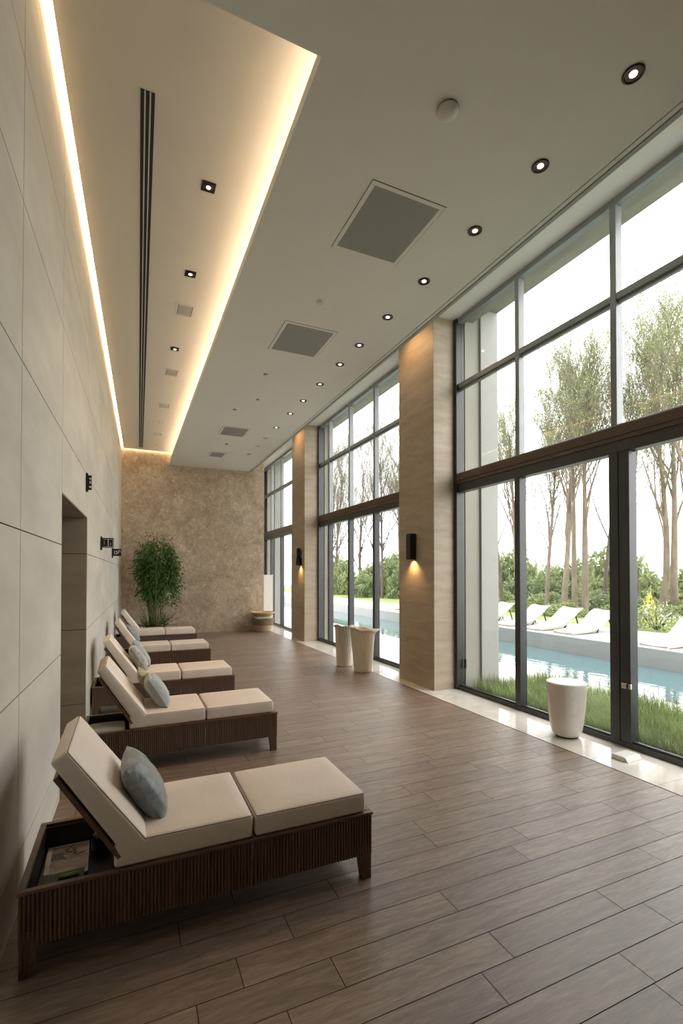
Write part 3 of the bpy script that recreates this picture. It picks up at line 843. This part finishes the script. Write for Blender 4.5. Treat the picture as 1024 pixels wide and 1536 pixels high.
# ------------------------------------------------------------------ bamboo palm in the far corner
def bamboo():
    r = random.Random(11)
    t = empty('potted_bamboo', (.66, 13.75, 0)); tag(t, 'tall leafy green bamboo in the far corner beside the plaster wall', 'potted plant')
    mb = MB(); mb.lathe([(.15,0),(.20,.05),(.23,.32),(.235,.36),(.21,.36),(.20,.31)], 28); mb.build('pot', M['weave_dark'], t)
    mb = MB(); mb.lathe([(.20,.30),(.19,.32)], 24); mb.build('soil', M['joint'], t)
    lf = MB(); st = []
    def leaf(p, d, l, w):
        d = d.normalized(); s = d.cross(Vector((r.uniform(-1,1), r.uniform(-1,1), r.uniform(-.3,1)))).normalized()*w
        k = Vector((0,0,-l*.18))
        lf.quad([p, p+d*l*.45+s, p+d*l+k, p+d*l*.45-s])
    for i in range(24):
        a = r.uniform(0, 2*PI); rr = .16*math.sqrt(r.random())
        b = Vector((rr*math.cos(a), rr*math.sin(a), .30))
        h = r.uniform(1.7, 2.55); fan = r.uniform(.05,.42)
        top = b+Vector((math.cos(a)*fan+r.uniform(-.1,.1), math.sin(a)*fan*.7, h))
        droop = Vector((math.cos(a)*.12, math.sin(a)*.1, -.10))
        pts = [b, b.lerp(top,.35)+Vector((r.uniform(-.02,.02),r.uniform(-.02,.02),0)), b.lerp(top,.7), top, top+droop]
        st.append((pts, [.011,.010,.008,.005,.002]))
        for k in range(190):
            u = r.triangular(.30, 1, .82); q = b.lerp(top, u)
            an = r.uniform(0, 2*PI); out = r.uniform(.02,.26)*(.6+.5*u)
            p = q+Vector((math.cos(an)*out, math.sin(an)*out*.8, r.uniform(-.12,.12)))
            leaf(p, Vector((math.cos(an)*.6, math.sin(an)*.6, r.uniform(-1.2,.3))), r.uniform(.07,.14), r.uniform(.013,.022))
    # arching spray that droops on the window side
    for j in range(5):
        s = Vector((.14, -.05, 1.75+j*.12)); pts = []
        ex = Vector((.50+r.uniform(-.08,.18), r.uniform(-.15,.2), .95+j*.22))
        for k in range(7):
            u = k/6; p = s.lerp(ex, u)+Vector((0,0,.38*math.sin(PI*min(1,u*1.1))))
            pts.append(p)
        st.append((pts, [.006]*6+[.002]))
        for k in range(270):
            u = r.uniform(.3,1)*6; i0 = min(5,int(u)); p = pts[i0].lerp(pts[i0+1], u-i0)
            p = p+Vector((r.gauss(0,.075), r.gauss(0,.075), r.gauss(0,.085)))
            leaf(p, Vector((r.uniform(-.5,.8), r.uniform(-.6,.6), r.uniform(-1,.1))), r.uniform(.05,.09), r.uniform(.013,.022))
    # low fronds around the foot
    for j in range(34):
        a = r.uniform(0,2*PI); l = r.uniform(.28,.58); e = Vector((math.cos(a)*l, math.sin(a)*l*.8, r.uniform(.30,.85)))
        s = Vector((math.cos(a)*.08, math.sin(a)*.08, .32))
        for k in range(10):
            u = .3+.7*k/9; p = s.lerp(e, u)
            for sd in (-1,1):
                leaf(p, Vector((math.cos(a+sd*.9), math.sin(a+sd*.9), .25)), .10*(1.1-u*.5), .012)
    for pts, rad in st:
        mb = MB(); mb.tube(pts, rad, 6); mb.build('stem', M['stem_bamboo'], t)
    lf.build('foliage', M['leaf_bamboo'], t)
bamboo()

# ------------------------------------------------------------------ baskets, vases, stool, floor box, cabinet
def basket(z0, r0, r1, h, m, lab, rim, x=3.80, y=14.38):
    t = empty('basket', (x, y, z0)); tag(t, lab, 'basket', 'stacked baskets by the far wall')
    pr = [(r0*.96,0)]
    for k in range(9): pr.append((r0+(r1-r0)*(k/8)**.8+.006*(k % 2), .012+(h-.02)*k/8))
    pr += [(r1-.02,h-.006),(r1-.03,h*.5),(r0*.9,.02)]
    mb = MB(); mb.lathe(pr, 40, fn=lambda p, a, r, z: p+Vector((0,0,.004*math.sin(a*20)))); mb.build('body', m, t)
    mb = MB(); mb.tube([((r1-.004)*math.cos(k*PI/20), (r1-.004)*math.sin(k*PI/20), h-.004) for k in range(41)], .016, 8, caps=False); mb.build('rim', rim, t)
basket(0, .25, .305, .185, M['weave_pale'], 'pale woven basket at the bottom of the stack by the far wall', M['weave_tan'])
basket(.20, .315, .335, .175, M['weave_dark'], 'brown woven basket in the middle of the stack by the far wall', M['weave_dark'])
tw = mesh_obj('folded_towel', cushion_mesh(.50,.46,.075,.03,.01,8,5,.008), M['towel'], None, (3.80,14.38,.385)); tag(tw, 'white folded towel layer between the brown and the tan basket', 'towel')
basket(.47, .25, .36, .115, M['weave_tan'], 'tan wooden rimmed basket on top of the stack by the far wall', M['weave_tan'])

def vase(x, y, rb, rt, h, lab, lip, seed, rz=0):
    r = random.Random(seed)
    t = empty('ribbed_vase', (x, y, 0), rz); tag(t, lab, 'vase', 'pair of off-white ribbed vases by the windows')
    seg = 96
    def fn(p, a, rr, z):
        u = z/h
        # diagonal pleats gather on one side and toward the mouth
        side = max(0, math.cos(a-PI*.95))**.8
        amp = (.016*side*min(1, u*1.4)) + .002
        d = amp*math.sin(a*26+z*24)
        q = Vector((p.x, p.y, p.z)); rad = Vector((math.cos(a), math.sin(a), 0))
        q += rad*d
        if u > .86:
            q.z += .035*math.cos(a-PI*.8)*(u-.86)/.14 + .012*math.sin(a*5+seed)*(u-.86)/.14
            q += rad*lip*max(0, math.cos(a+.15))**6*(u-.86)/.14
        return q
    pr = [(rb*.97,0),(rb,.012)]
    n = 22
    for k in range(n+1):
        u = k/n; pr.append((rb+(rt-rb)*(u**1.1), .02+(h-.06)*u))
    pr += [(rt+.022,h-.025),(rt+.028,h-.008),(rt+.016,h),(rt-.01,h-.02),(rt-.03,h-.10),(rb*.8,h*.45)]
    mb = MB(); mb.lathe(pr, seg, fn=fn); mb.build('body', M['vase'], t)
    mb = MB(); mb.lathe([(rb*.99,0),(rb*.985,.004),(rb*1.01,.018)], 48, cap1=False); mb.build('foot_ring', M['weave_pale'], t)
M['vase'] = mat('off_white_ceramic', (.66,.60,.50), .65, .08, 4, bump=.08, bscale=40)
vase(3.885, 7.70, .165, .215, .78, 'off-white ribbed vase with a spilling lip, nearer of the vase pair', .07, 3)
vase(3.80, 8.33, .150, .175, .76, 'plainer off-white vase standing behind the one with spilling lip', .03, 8, 1.0)

t = empty('marble_stool', (4.34, 3.72, 0)); tag(t, 'cream marble tapered stool standing on the tile strip by the glass', 'stool')
def st_fn(p, a, r, z): return p
mb = MB(); mb.lathe([(.128,.022),(.150,.05),(.172,.16),(.190,.32),(.202,.50),(.206,.572),(.204,.585),(.198,.59),(.15,.591)], 64, sx=1.0, sy=.98); mb.build('body', M['marble'], t)
mb = MB(); mb.lathe([(.11,0),(.12,.022)], 40); mb.build('plinth', M['black'], t)
t = empty('floor_box', (4.33, 3.035, 0), math.radians(2)); tag(t, 'low white wedge box lying on the tile strip near the door stile', 'box')
mb = MB(); mb.hexa([(-.11,-.085,.002),(.11,-.085,.002),(.11,.075,.002),(-.11,.075,.002),(-.11,-.055,.045),(.105,-.055,.045),(.105,.07,.045),(-.11,.07,.045)]); mb.build('body', M['plastic'], t, bevel=.004)
mb = MB(); mb.box((-.115,-.05,.004), (-.1095,.068,.038)); mb.build('side_plate', M['plastic'], t)
t = empty('marble_cabinet', (4.22, 15.6, 0)); tag(t, 'white marble upright cabinet in the recess past the far wall', 'cabinet')
mb = MB(); mb.box((-.26,-.02,.03), (.24,.5,1.70)); mb.build('body', M['marble'], t, bevel=.006)
mb = MB(); mb.box((-.27,-.03,1.70), (.25,.51,1.735)); mb.build('top', M['marble'], t, bevel=.004)
mb = MB(); mb.box((-.24,0,0), (.22,.48,.03)); mb.build('plinth', M['metal_grey'], t)
t = empty('black_dispenser', (4.06, 15.75, 1.736)); tag(t, 'small black box unit standing on the marble cabinet', 'appliance')
mb = MB(); mb.box((-.09,-.08,0), (.09,.12,.26)); mb.build('body', M['black'], t, bevel=.008)
mb = MB(); mb.box((.02,-.085,.03), (.075,-.079,.22)); mb.build('front_panel', M['metal_grey'], t)

# ------------------------------------------------------------------ outside: ground, pool, deck
mb = MB(); mb.box((4.74, -6, -.45), (6.3, 5.86, -.06), 0)
struct(mb.build('ground_bed', M['soil']), 'grass bed outside the window', 'ground')
mb = MB(); mb.box((6.3, -10, -.45), (7.15, 40, -.10), 0); mb.box((4.74, 5.86, -.45), (6.3, 40, -.10), 0)
struct(mb.build('path_coping', M['paving']), 'bright pale paving along the near pool edge', 'paving')
mb = MB(); mb.box((7.15, -10, -.9), (9.85, 40, -.17), 0)
struct(mb.build('pool_water', M['water']), 'blue green pool water with small ripples', 'water')
mb = MB(); mb.box((9.85, -10, -.9), (10.1, 40, .22), 0); mb.box((10.1, -10, -.9), (12.8, 40, .20), 0)
struct(mb.build('deck_terrace', [M['terrace']]), 'raised pale terrace on the far side of the pool', 'terrace')
mb = MB()
xs = [12.8+2.2*i for i in range(14)]; yy = [-14+4*i for i in range(20)]
def gz(x, y): return .2+max(0, x-18)*.02+mnoise.noise(Vector((x*.15, y*.15, 0)))*.12*min(1, (x-12.8)/3)
for i in range(len(xs)-1):
    for j in range(len(yy)-1):
        mb.quad([(xs[i],yy[j],gz(xs[i],yy[j])),(xs[i+1],yy[j],gz(xs[i+1],yy[j])),(xs[i+1],yy[j+1],gz(xs[i+1],yy[j+1])),(xs[i],yy[j+1],gz(xs[i],yy[j+1]))], 0, True)
struct(mb.build('lawn', M['lawn']), 'green lawn behind the outdoor loungers', 'lawn')

# tall grass against the glass
r = random.Random(2); mb = MB()
for k in range(18000):
    x = 4.80+1.5*r.random(); y = 2.0+3.8*r.random()
    h = r.uniform(.12,.30)*(1+.25*mnoise.noise(Vector((x*2,y*2,0))))
    a = r.uniform(0, 2*PI); w = r.uniform(.002,.0042); b = r.uniform(.02,.16)
    d = Vector((math.cos(a), math.sin(a), 0)); s = Vector((-d.y, d.x, 0))*w
    p = Vector((x, y, -.06)); m1 = p+Vector((0,0,h*.6))+d*b*.3; m2 = p+Vector((0,0,h))+d*b
    mb.quad([p-s, p+s, m1+s*.8, m1-s*.8]); mb.quad([m1-s*.8, m1+s*.8, m2])
    if x > 5.9 and r.random() < .10:
        q = m2+Vector((0,0,.01)); mb.quad([q+s*1.3-Vector((0,0,.03)), q-s*1.3-Vector((0,0,.03)), q+Vector((0,0,.05))], 1)
o = mb.build('tall_grass', [M['blade'], M['seed_head']]); tag(o, 'tall green grass growing outside the glass behind the marble stool', 'grass', kind='stuff')

# ------------------------------------------------------------------ outdoor shell loungers
def make_chaise():
    t = empty('shell_lounger', (0,0,0))
    pr = [(0,.035),(.25,.045),(.55,.06),(.85,.10),(1.08,.19),(1.28,.34),(1.46,.48),(1.60,.555),(1.70,.56)]
    mb = MB(); n = len(pr); W = 8
    def wd(u): return .34*(1-.12*abs(2*u-1)**3)
    top = []; bot = []
    for i, (x, z) in enumerate(pr):
        u = i/(n-1)
        for j in range(W+1):
            v = 2*j/W-1
            top.append((x, v*wd(u), z+.03*v*v)); 
            th = .05 if i < n-2 else .03
            bot.append((x+(.03 if i > 3 else 0), v*wd(u)*.97, max(0.0, z-th+.02*v*v)))
    o = len(top); mb.v = top+bot
    for i in range(n-1):
        for j in range(W):
            a = i*(W+1)+j
            mb.f.append((a, a+W+1, a+W+2, a+1)); mb.m.append(0); mb.s.append(True)
            mb.f.append((o+a, o+a+1, o+a+W+2, o+a+W+1)); mb.m.append(0); mb.s.append(True)
        for j in (0, W):
            a = i*(W+1)+j; q = (a, o+a, o+a+W+1, a+W+1)
            mb.f.append(q if j else q[::-1]); mb.m.append(0); mb.s.append(False)
    for i in (0, n-1):
        for j in range(W):
            a = i*(W+1)+j; q = (a, a+1, o+a+1, o+a)
            mb.f.append(q if i else q[::-1]); mb.m.append(0); mb.s.append(False)
    mb.build('shell', M['chaise'], t)
    mb = MB()
    for yy in (-.22,.22): mb.tube([(1.02,yy,0),(1.25,yy,.30)], .018, 8); mb.tube([(1.62,yy,0),(1.45,yy,.48)], .018, 8)
    mb.build('support', M['black'], t)
    return t
C0 = make_chaise()
cl = ['white outdoor shell lounger half behind the concrete pier', 'white outdoor shell lounger just past the slim mullion, beside the pier end', 'white outdoor shell lounger in the middle of the row over the pool',
      'cream outdoor shell lounger next to the wide door stile', 'white outdoor shell lounger cut by the picture edge, past the flowering bush', 'white outdoor shell lounger seen through the bay between the tan pillars']
for i, (x, y, rz) in enumerate([(10.3,12.6,.0), (10.3,11.15,.0), (10.25,9.95,.0), (10.3,8.95,.0), (10.15,6.5,.0), (10.6,18.2,.05)]):
    c = C0 if i == 0 else copy_tree(C0)
    c.location = (x, y, .205); c.rotation_euler = (0,0,rz); tag(c, cl[i], 'outdoor lounger', 'white outdoor loungers beyond the pool')

# ------------------------------------------------------------------ trees and shrubs
def make_tree(seed, h, r0, lean=(0,0), fork=.42, leaves=8000, leafsize=.062, spread=.62, bare=.0, leaf='leaf', bark='bark', nb=9):
    r = random.Random(seed)
    tr = MB(); lf = MB(); tips = []
    def branch(p, d, l, rad, depth, sides):
        n = 5 if depth < 2 else 4
        pts = [p]; rs = [rad]; q = p.copy(); dd = d.normalized()
        for i in range(n):
            wob = .035 if depth == 0 else .10
            dd = (dd+Vector((r.gauss(0,wob), r.gauss(0,wob), (0 if depth == 0 else .10)+r.gauss(0,.05)))).normalized()
            q = q+dd*(l/n); pts.append(q.copy()); rs.append(rad*(1-.82*(i+1)/n))
        tr.tube(pts, rs, sides, caps=False)
        if depth >= 2:
            for a, b in zip(pts[:-1], pts[1:]): tips.append((a, b, depth))
        if depth < 4:
            k = {0:nb, 1:7, 2:5, 3:3}[depth]
            for i in range(k):
                u = r.uniform(fork if depth == 0 else .22, .98); f = u*n; i0 = min(n-1, int(f))
                pp = pts[i0].lerp(pts[i0+1], f-i0)
                a = r.uniform(0, 2*PI); out = Vector((math.cos(a), math.sin(a), 0))
                nd = (dd*(1.0)+out*r.uniform(.45,1.0)*spread*1.3+Vector((0,0,.35))).normalized()
                ll = l*(1-u*.55)*r.uniform(.42,.62) if depth == 0 else l*r.uniform(.42,.66)
                branch(pp, nd, ll, max(.006, rs[i0]*r.uniform(.25,.5)), depth+1, max(3, sides-2))
    branch(Vector((0,0,-.1)), Vector((lean[0], lean[1], 1)), h, r0, 0, 9)
    for k in range(leaves):
        a, b, d = tips[r.randrange(len(tips))]
        p = a.lerp(b, r.random())+Vector((r.gauss(0,.06), r.gauss(0,.06), r.gauss(0,.06)))
        e1 = Vector((r.gauss(0,1), r.gauss(0,1), r.gauss(0,1))).normalized(); e2 = e1.cross(Vector((r.gauss(0,1), r.gauss(0,1), r.gauss(0,1)))).normalized()
        s = leafsize*r.uniform(.6,1.2)
        lf.quad([p, p+e1*s*.5+e2*s*.3, p+e1*s, p+e1*s*.5-e2*s*.3])
    mt = tr.mesh('trunk'); mt.materials.append(M[bark]); ml = lf.mesh('foliage'); ml.materials.append(M[leaf])
    return mt, ml
T = [make_tree(21, 8.2, .125, (.02,.01), .30, nb=17), make_tree(22, 8.8, .135, (-.02,.02), .34, nb=17), make_tree(23, 7.8, .105, (.03,-.03), .27, nb=16), make_tree(24, 8.6, .14, (-.12,.10), .28, spread=.55, nb=15), make_tree(25, 7.6, .09, (.0,-.02), .3, 1600, spread=.5, bark='bark_dark'), make_tree(27, 9.4, .11, (.04,.02), .16, 2600, spread=.6, bark='bark_dark', nb=24)]
def put_tree(v, x, y, rz, s, lab):
    t = empty('tree', (x, y, gz(max(x, 12.9), y)-.02), rz); t.scale = (s, s, s); tag(t, lab, 'tree', 'slender spring trees beyond the pool')
    for nm, me in zip(('trunk', 'foliage'), T[v]):
        o = bpy.data.objects.new(nm, me); col.objects.link(o); o.parent = t
put_tree(4, 16.6, 17.9, .4, 1.0, 'thin tree just clear of the concrete pier')
put_tree(0, 16.4, 16.6, 2.0, .98, 'slender tree behind the slim mullion')
put_tree(2, 17.0, 15.6, 1.0, 1.0, 'slender twin-stemmed tree right after the slim mullion')
put_tree(0, 15.6, 13.5, 4.0, 1.0, 'straight pale tree behind the middle outdoor lounger')
put_tree(1, 17.1, 14.2, .0, .95, 'straight tree between the middle and the cream outdoor lounger')
put_tree(1, 16.2, 13.0, 3.0, 1.02, 'thickest straight tree behind the cream outdoor lounger')
put_tree(4, 19.0, 14.3, 3.5, 1.05, 'thin dark bare tree beside the wide door stile')
put_tree(4, 18.6, 12.5, 5.0, 1.05, 'thin dark tree on the far side of the wide door stile')
put_tree(3, 17.6, 11.0, 1.9, .98, 'leaning tree behind the flowering bush')
put_tree(1, 18.4, 11.0, 5.2, 1.05, 'upright tree next to the leaning tree')
put_tree(0, 17.0, 9.6, 2.7, 1.1, 'leafy tree at the picture edge beyond the door')
for (v, x, y, rz, s, lab) in [(5,15.2,23.6,.3,.98,'twiggy bare tree seen right past the edge of the nearer pillar'), (5,17.5,25.6,1.2,1.0,'second twiggy tree from the nearer pillar in the middle bay'),
    (5,15.0,27.0,2.2,.98,'bare tree in the pane beside the nearer pillar, close to the pool'), (0,18.0,29.5,.7,1.1,'leafier tree in the middle pane of the bay between the pillars'),
    (5,15.4,31.0,3.1,1.02,'twiggy tree in the middle pane of the bay between the pillars'), (5,15.2,34.8,4.4,1.05,'twiggy tree in the narrow pane before the farther pillar'),
    (5,16.6,39.0,5.3,1.1,'small twiggy tree far off beside the farther pillar'), (2,20,23.2,4.1,1.1,'thin tree behind the nearer pillar edge')]:
    put_tree(v, x, y, rz, s, lab)

def make_shrub(seed, n=2600, ls=.11, leaf='leaf_bush_hazy', flowers=None):
    r = random.Random(seed); lf = MB(); core = MB()
    for k in range(n):
        while True:
            p = Vector((r.uniform(-1,1), r.uniform(-1,1), r.uniform(0,1)))
            q = p.x**2+p.y**2+p.z**2
            lim = .75+.5*mnoise.noise(p*2.2+Vector((seed,0,0)))
            if lim*.35 < q < lim: break
        e1 = Vector((r.gauss(0,1), r.gauss(0,1), r.gauss(0,1)+.3)).normalized(); e2 = e1.cross(Vector((r.gauss(0,1), r.gauss(0,1), r.gauss(0,1)))).normalized()
        s = ls*r.uniform(.6,1.3)
        lf.quad([p, p+e1*s*.5+e2*s*.35, p+e1*s, p+e1*s*.5-e2*s*.35], 1 if flowers and r.random() < .16 and p.z > .35 else 0)
    for k in range(7):
        a = 2*PI*k/7; core.tube([(0,0,0),(math.cos(a)*.3,math.sin(a)*.3,.4),(math.cos(a)*.55,math.sin(a)*.55,.75)], [.03,.02,.006], 5)
    ml = lf.mesh('foliage'); ml.materials.append(M[leaf])
    if flowers: ml.materials.append(M[flowers])
    mc = core.mesh('stem'); mc.materials.append(M['bark_dark'])
    return ml, mc
S = [make_shrub(1), make_shrub(2, leaf='leaf_bush_hazy_dark'), make_shrub(3), make_shrub(5, 1800, .07, 'leaf_bush_hazy', 'flower_white'), make_shrub(6, 500, .1, 'flower_yellow')]
def put_shrub(v, x, y, sx_, sy_, sz_, rz, lab, grp=None):
    t = empty('shrub', (x, y, gz(max(x,12.9), y)-.05), rz); t.scale = (sx_, sy_, sz_); tag(t, lab, 'shrub', grp)
    for nm, me in zip(('foliage', 'stem'), S[v]):
        o = bpy.data.objects.new(nm, me); col.objects.link(o); o.parent = t
put_shrub(3, 13.5, 8.55, .8, 1.0, .85, 0, 'white flowering bush beside the picture edge lounger')
put_shrub(4, 13.9, 9.0, .24, .24, 1.15, 0, 'yellow flowering plant rising from the white flowering bush')
r = random.Random(9)
spots = []
for i in range(14):
    y = 7.5+i*2.55+r.uniform(-.5,.5); spots.append((22.5+r.uniform(-1.2,1.6), y))
places = ['shrub mass in the background thicket, %s from the flowering bush end']
for i, (x, y) in enumerate(spots):
    put_shrub(i % 3, x, y, r.uniform(1.7,2.4), r.uniform(1.7,2.3), r.uniform(2.1,3.0)*(1 if y < 20 else 1.35), r.uniform(0,6), 'bushy green shrub in the hazy thicket far beyond the pool', 'shrubs of the far thicket')
for i, (x, y, s, h) in enumerate([(19.6,17.6,1.3,1.6), (20.2,15.2,1.4,1.4), (20.4,13.2,1.2,1.7), (19.8,19.8,1.5,1.5), (18.2,24.4,1.6,2.6), (17.8,28.5,1.6,2.8), (19,32.5,1.8,3.0), (17.6,19,1.1,.9), (17.9,16.4,1.2,.8), (18.4,14.0,1.2,.9), (18.0,12.0,1.1,.8), (18.8,10.2,1.3,.9), (18.5,21.5,1.3,1.1), (19.4,8.2,1.3,.9), (16.9,22.5,1.1,1.3), (16.4,26.4,1.4,2.4), (16.2,30.5,1.5,2.6), (15.4,34,1.6,3.0), (16,37.5,1.8,3.3), (16.8,41.5,1.9,3.4), (17.6,46,2.1,3.6), (14.8,29,1.3,1.6), (15.2,15.4,.9,.55), (15.0,13.0,1.0,.6), (15.3,11.2,.9,.55), (14.9,17.4,1.0,.7)]):
    put_shrub((i+1) % 3, x, y, s, s, h, i*1.3, 'low green shrub growing between the slender trees', 'low shrubs behind the trees')

# ------------------------------------------------------------------ light
w = bpy.data.worlds.new('overcast'); scene.world = w; w.use_nodes = True
nt = w.node_tree; bg = nt.nodes['Background']
tc = nt.nodes.new('ShaderNodeTexCoord')
sepx = nt.nodes.new('ShaderNodeSeparateXYZ'); nt.links.new(tc.outputs['Generated'], sepx.inputs[0])
rz = ramp(nt, [(0, (.84,.86,.85)), (.06, (.92,.93,.92)), (.35, (1,1,.995)), (1, (1,1,.995))], sepx.outputs[2])
cl_ = N(nt, 'ShaderNodeTexNoise', Scale=5, Detail=6, Roughness=.6)
mpc = nt.nodes.new('ShaderNodeMapping'); mpc.inputs['Scale'].default_value = (1,1,4); nt.links.new(tc.outputs['Generated'], mpc.inputs[0]); nt.links.new(mpc.outputs[0], cl_.inputs['Vector'])
rc = ramp(nt, [(.3, (.93,.94,.95)), (.6, (1,1,1))], cl_.outputs['Fac'])
mx = nt.nodes.new('ShaderNodeMix'); mx.data_type = 'RGBA'; mx.blend_type = 'MULTIPLY'; mx.inputs[0].default_value = 1
nt.links.new(rz.outputs[0], mx.inputs[6]); nt.links.new(rc.outputs[0], mx.inputs[7])
nt.links.new(mx.outputs[2], bg.inputs['Color'])
bg.inputs['Strength'].default_value = 2.5

def area(name, loc, rot, sx_, sy_, energy, color, portal=False):
    L = bpy.data.lights.new(name, 'AREA'); L.shape = 'RECTANGLE'; L.size = sx_; L.size_y = sy_; L.energy = energy; L.color = color
    if portal: L.cycles.is_portal = True
    o = bpy.data.objects.new(name, L); col.objects.link(o); o.location = loc; o.rotation_euler = rot
    return o
for (y0, y1) in ((2.0,5.9), (7.0,11.7), (12.8,17.5)):
    area('window_portal', (4.72, (y0+y1)/2, 2.85), (0, math.radians(90), 0), 5.6, y1-y0, 1, (1,1,1), True)
WARM = (1,.78,.54)
area('cove_led', (1.28, 8.68, 5.075), (PI,0,0), .05, 12.0, 19, WARM)
sl = math.atan(.0273)
ym = (2.75+14.6)/2
m_strip = emis('warm_strip', (1,.73,.45), 6.0)
t = empty('linear_lamp', (0,0,0)); tag(t, 'warm linear lamp glowing in the slot between panelled wall and raised ceiling', 'lamp')
mb = MB(); y0_, y1_ = 2.45, YF-.05
P = [(xw(y0_)+.004,y0_,ZU+.012),(xw(y0_)+.042,y0_,ZU+.012),(xw(y1_)+.042,y1_,ZU+.012),(xw(y1_)+.004,y1_,ZU+.012)]
mb.hexa(P+[(p[0],p[1],ZU+.03) for p in P]); mb.build('diffuser', m_strip, t)
t = empty('linear_lamp', (0,0,0)); tag(t, 'warm linear lamp glowing in the slot at the top of the plaster wall', 'lamp')
mb = MB(); mb.box((-.14, YF-.042, ZU+.012), (1.39, YF-.004, ZU+.03)); mb.build('diffuser', m_strip, t)
for y in (4.45, 5.84, 7.90):
    L = bpy.data.lights.new('square_downlight_beam', 'SPOT'); L.energy = 40; L.color = (1,.68,.36); L.spot_size = 1.5; L.spot_blend = 1; L.shadow_soft_size = .03
    o = bpy.data.objects.new('square_downlight_beam', L); col.objects.link(o); o.location = (.655, y, ZU-.03)
for y in (6.46, 12.2):
    L = bpy.data.lights.new('pillar_wash', 'SPOT'); L.energy = 9; L.color = (1,.6,.28); L.spot_size = 2.4; L.spot_blend = 1; L.shadow_soft_size = .01
    o = bpy.data.objects.new('pillar_wash', L); col.objects.link(o); o.location = (3.75, y, 5.62)
    o.rotation_euler = (0, math.radians(-40), 0)

# ------------------------------------------------------------------ camera
F = 713.0
cam = bpy.data.cameras.new('camera'); cam.sensor_fit = 'AUTO'; cam.sensor_width = 36
cam.lens = F/1536*36; cam.shift_y = .05439; cam.clip_start = .05; cam.clip_end = 200
co_ = bpy.data.objects.new('camera', cam); col.objects.link(co_)
co_.location = (0,0,1.75); co_.rotation_euler = (math.radians(90.8), 0, math.radians(-24.17))
scene.camera = co_
vs = scene.view_settings
scene.display_settings.display_device = 'sRGB'
vs.view_transform = 'Standard'; vs.look = 'None'; vs.gamma = 1; vs.use_curve_mapping = False; vs.exposure = 1.30
cy = scene.cycles
cy.max_bounces = 10; cy.diffuse_bounces = 6; cy.glossy_bounces = 4; cy.transparent_max_bounces = 24; cy.transmission_bounces = 6
cy.caustics_reflective = False; cy.caustics_refractive = False; cy.sample_clamp_indirect = 6
cy.use_denoising = True
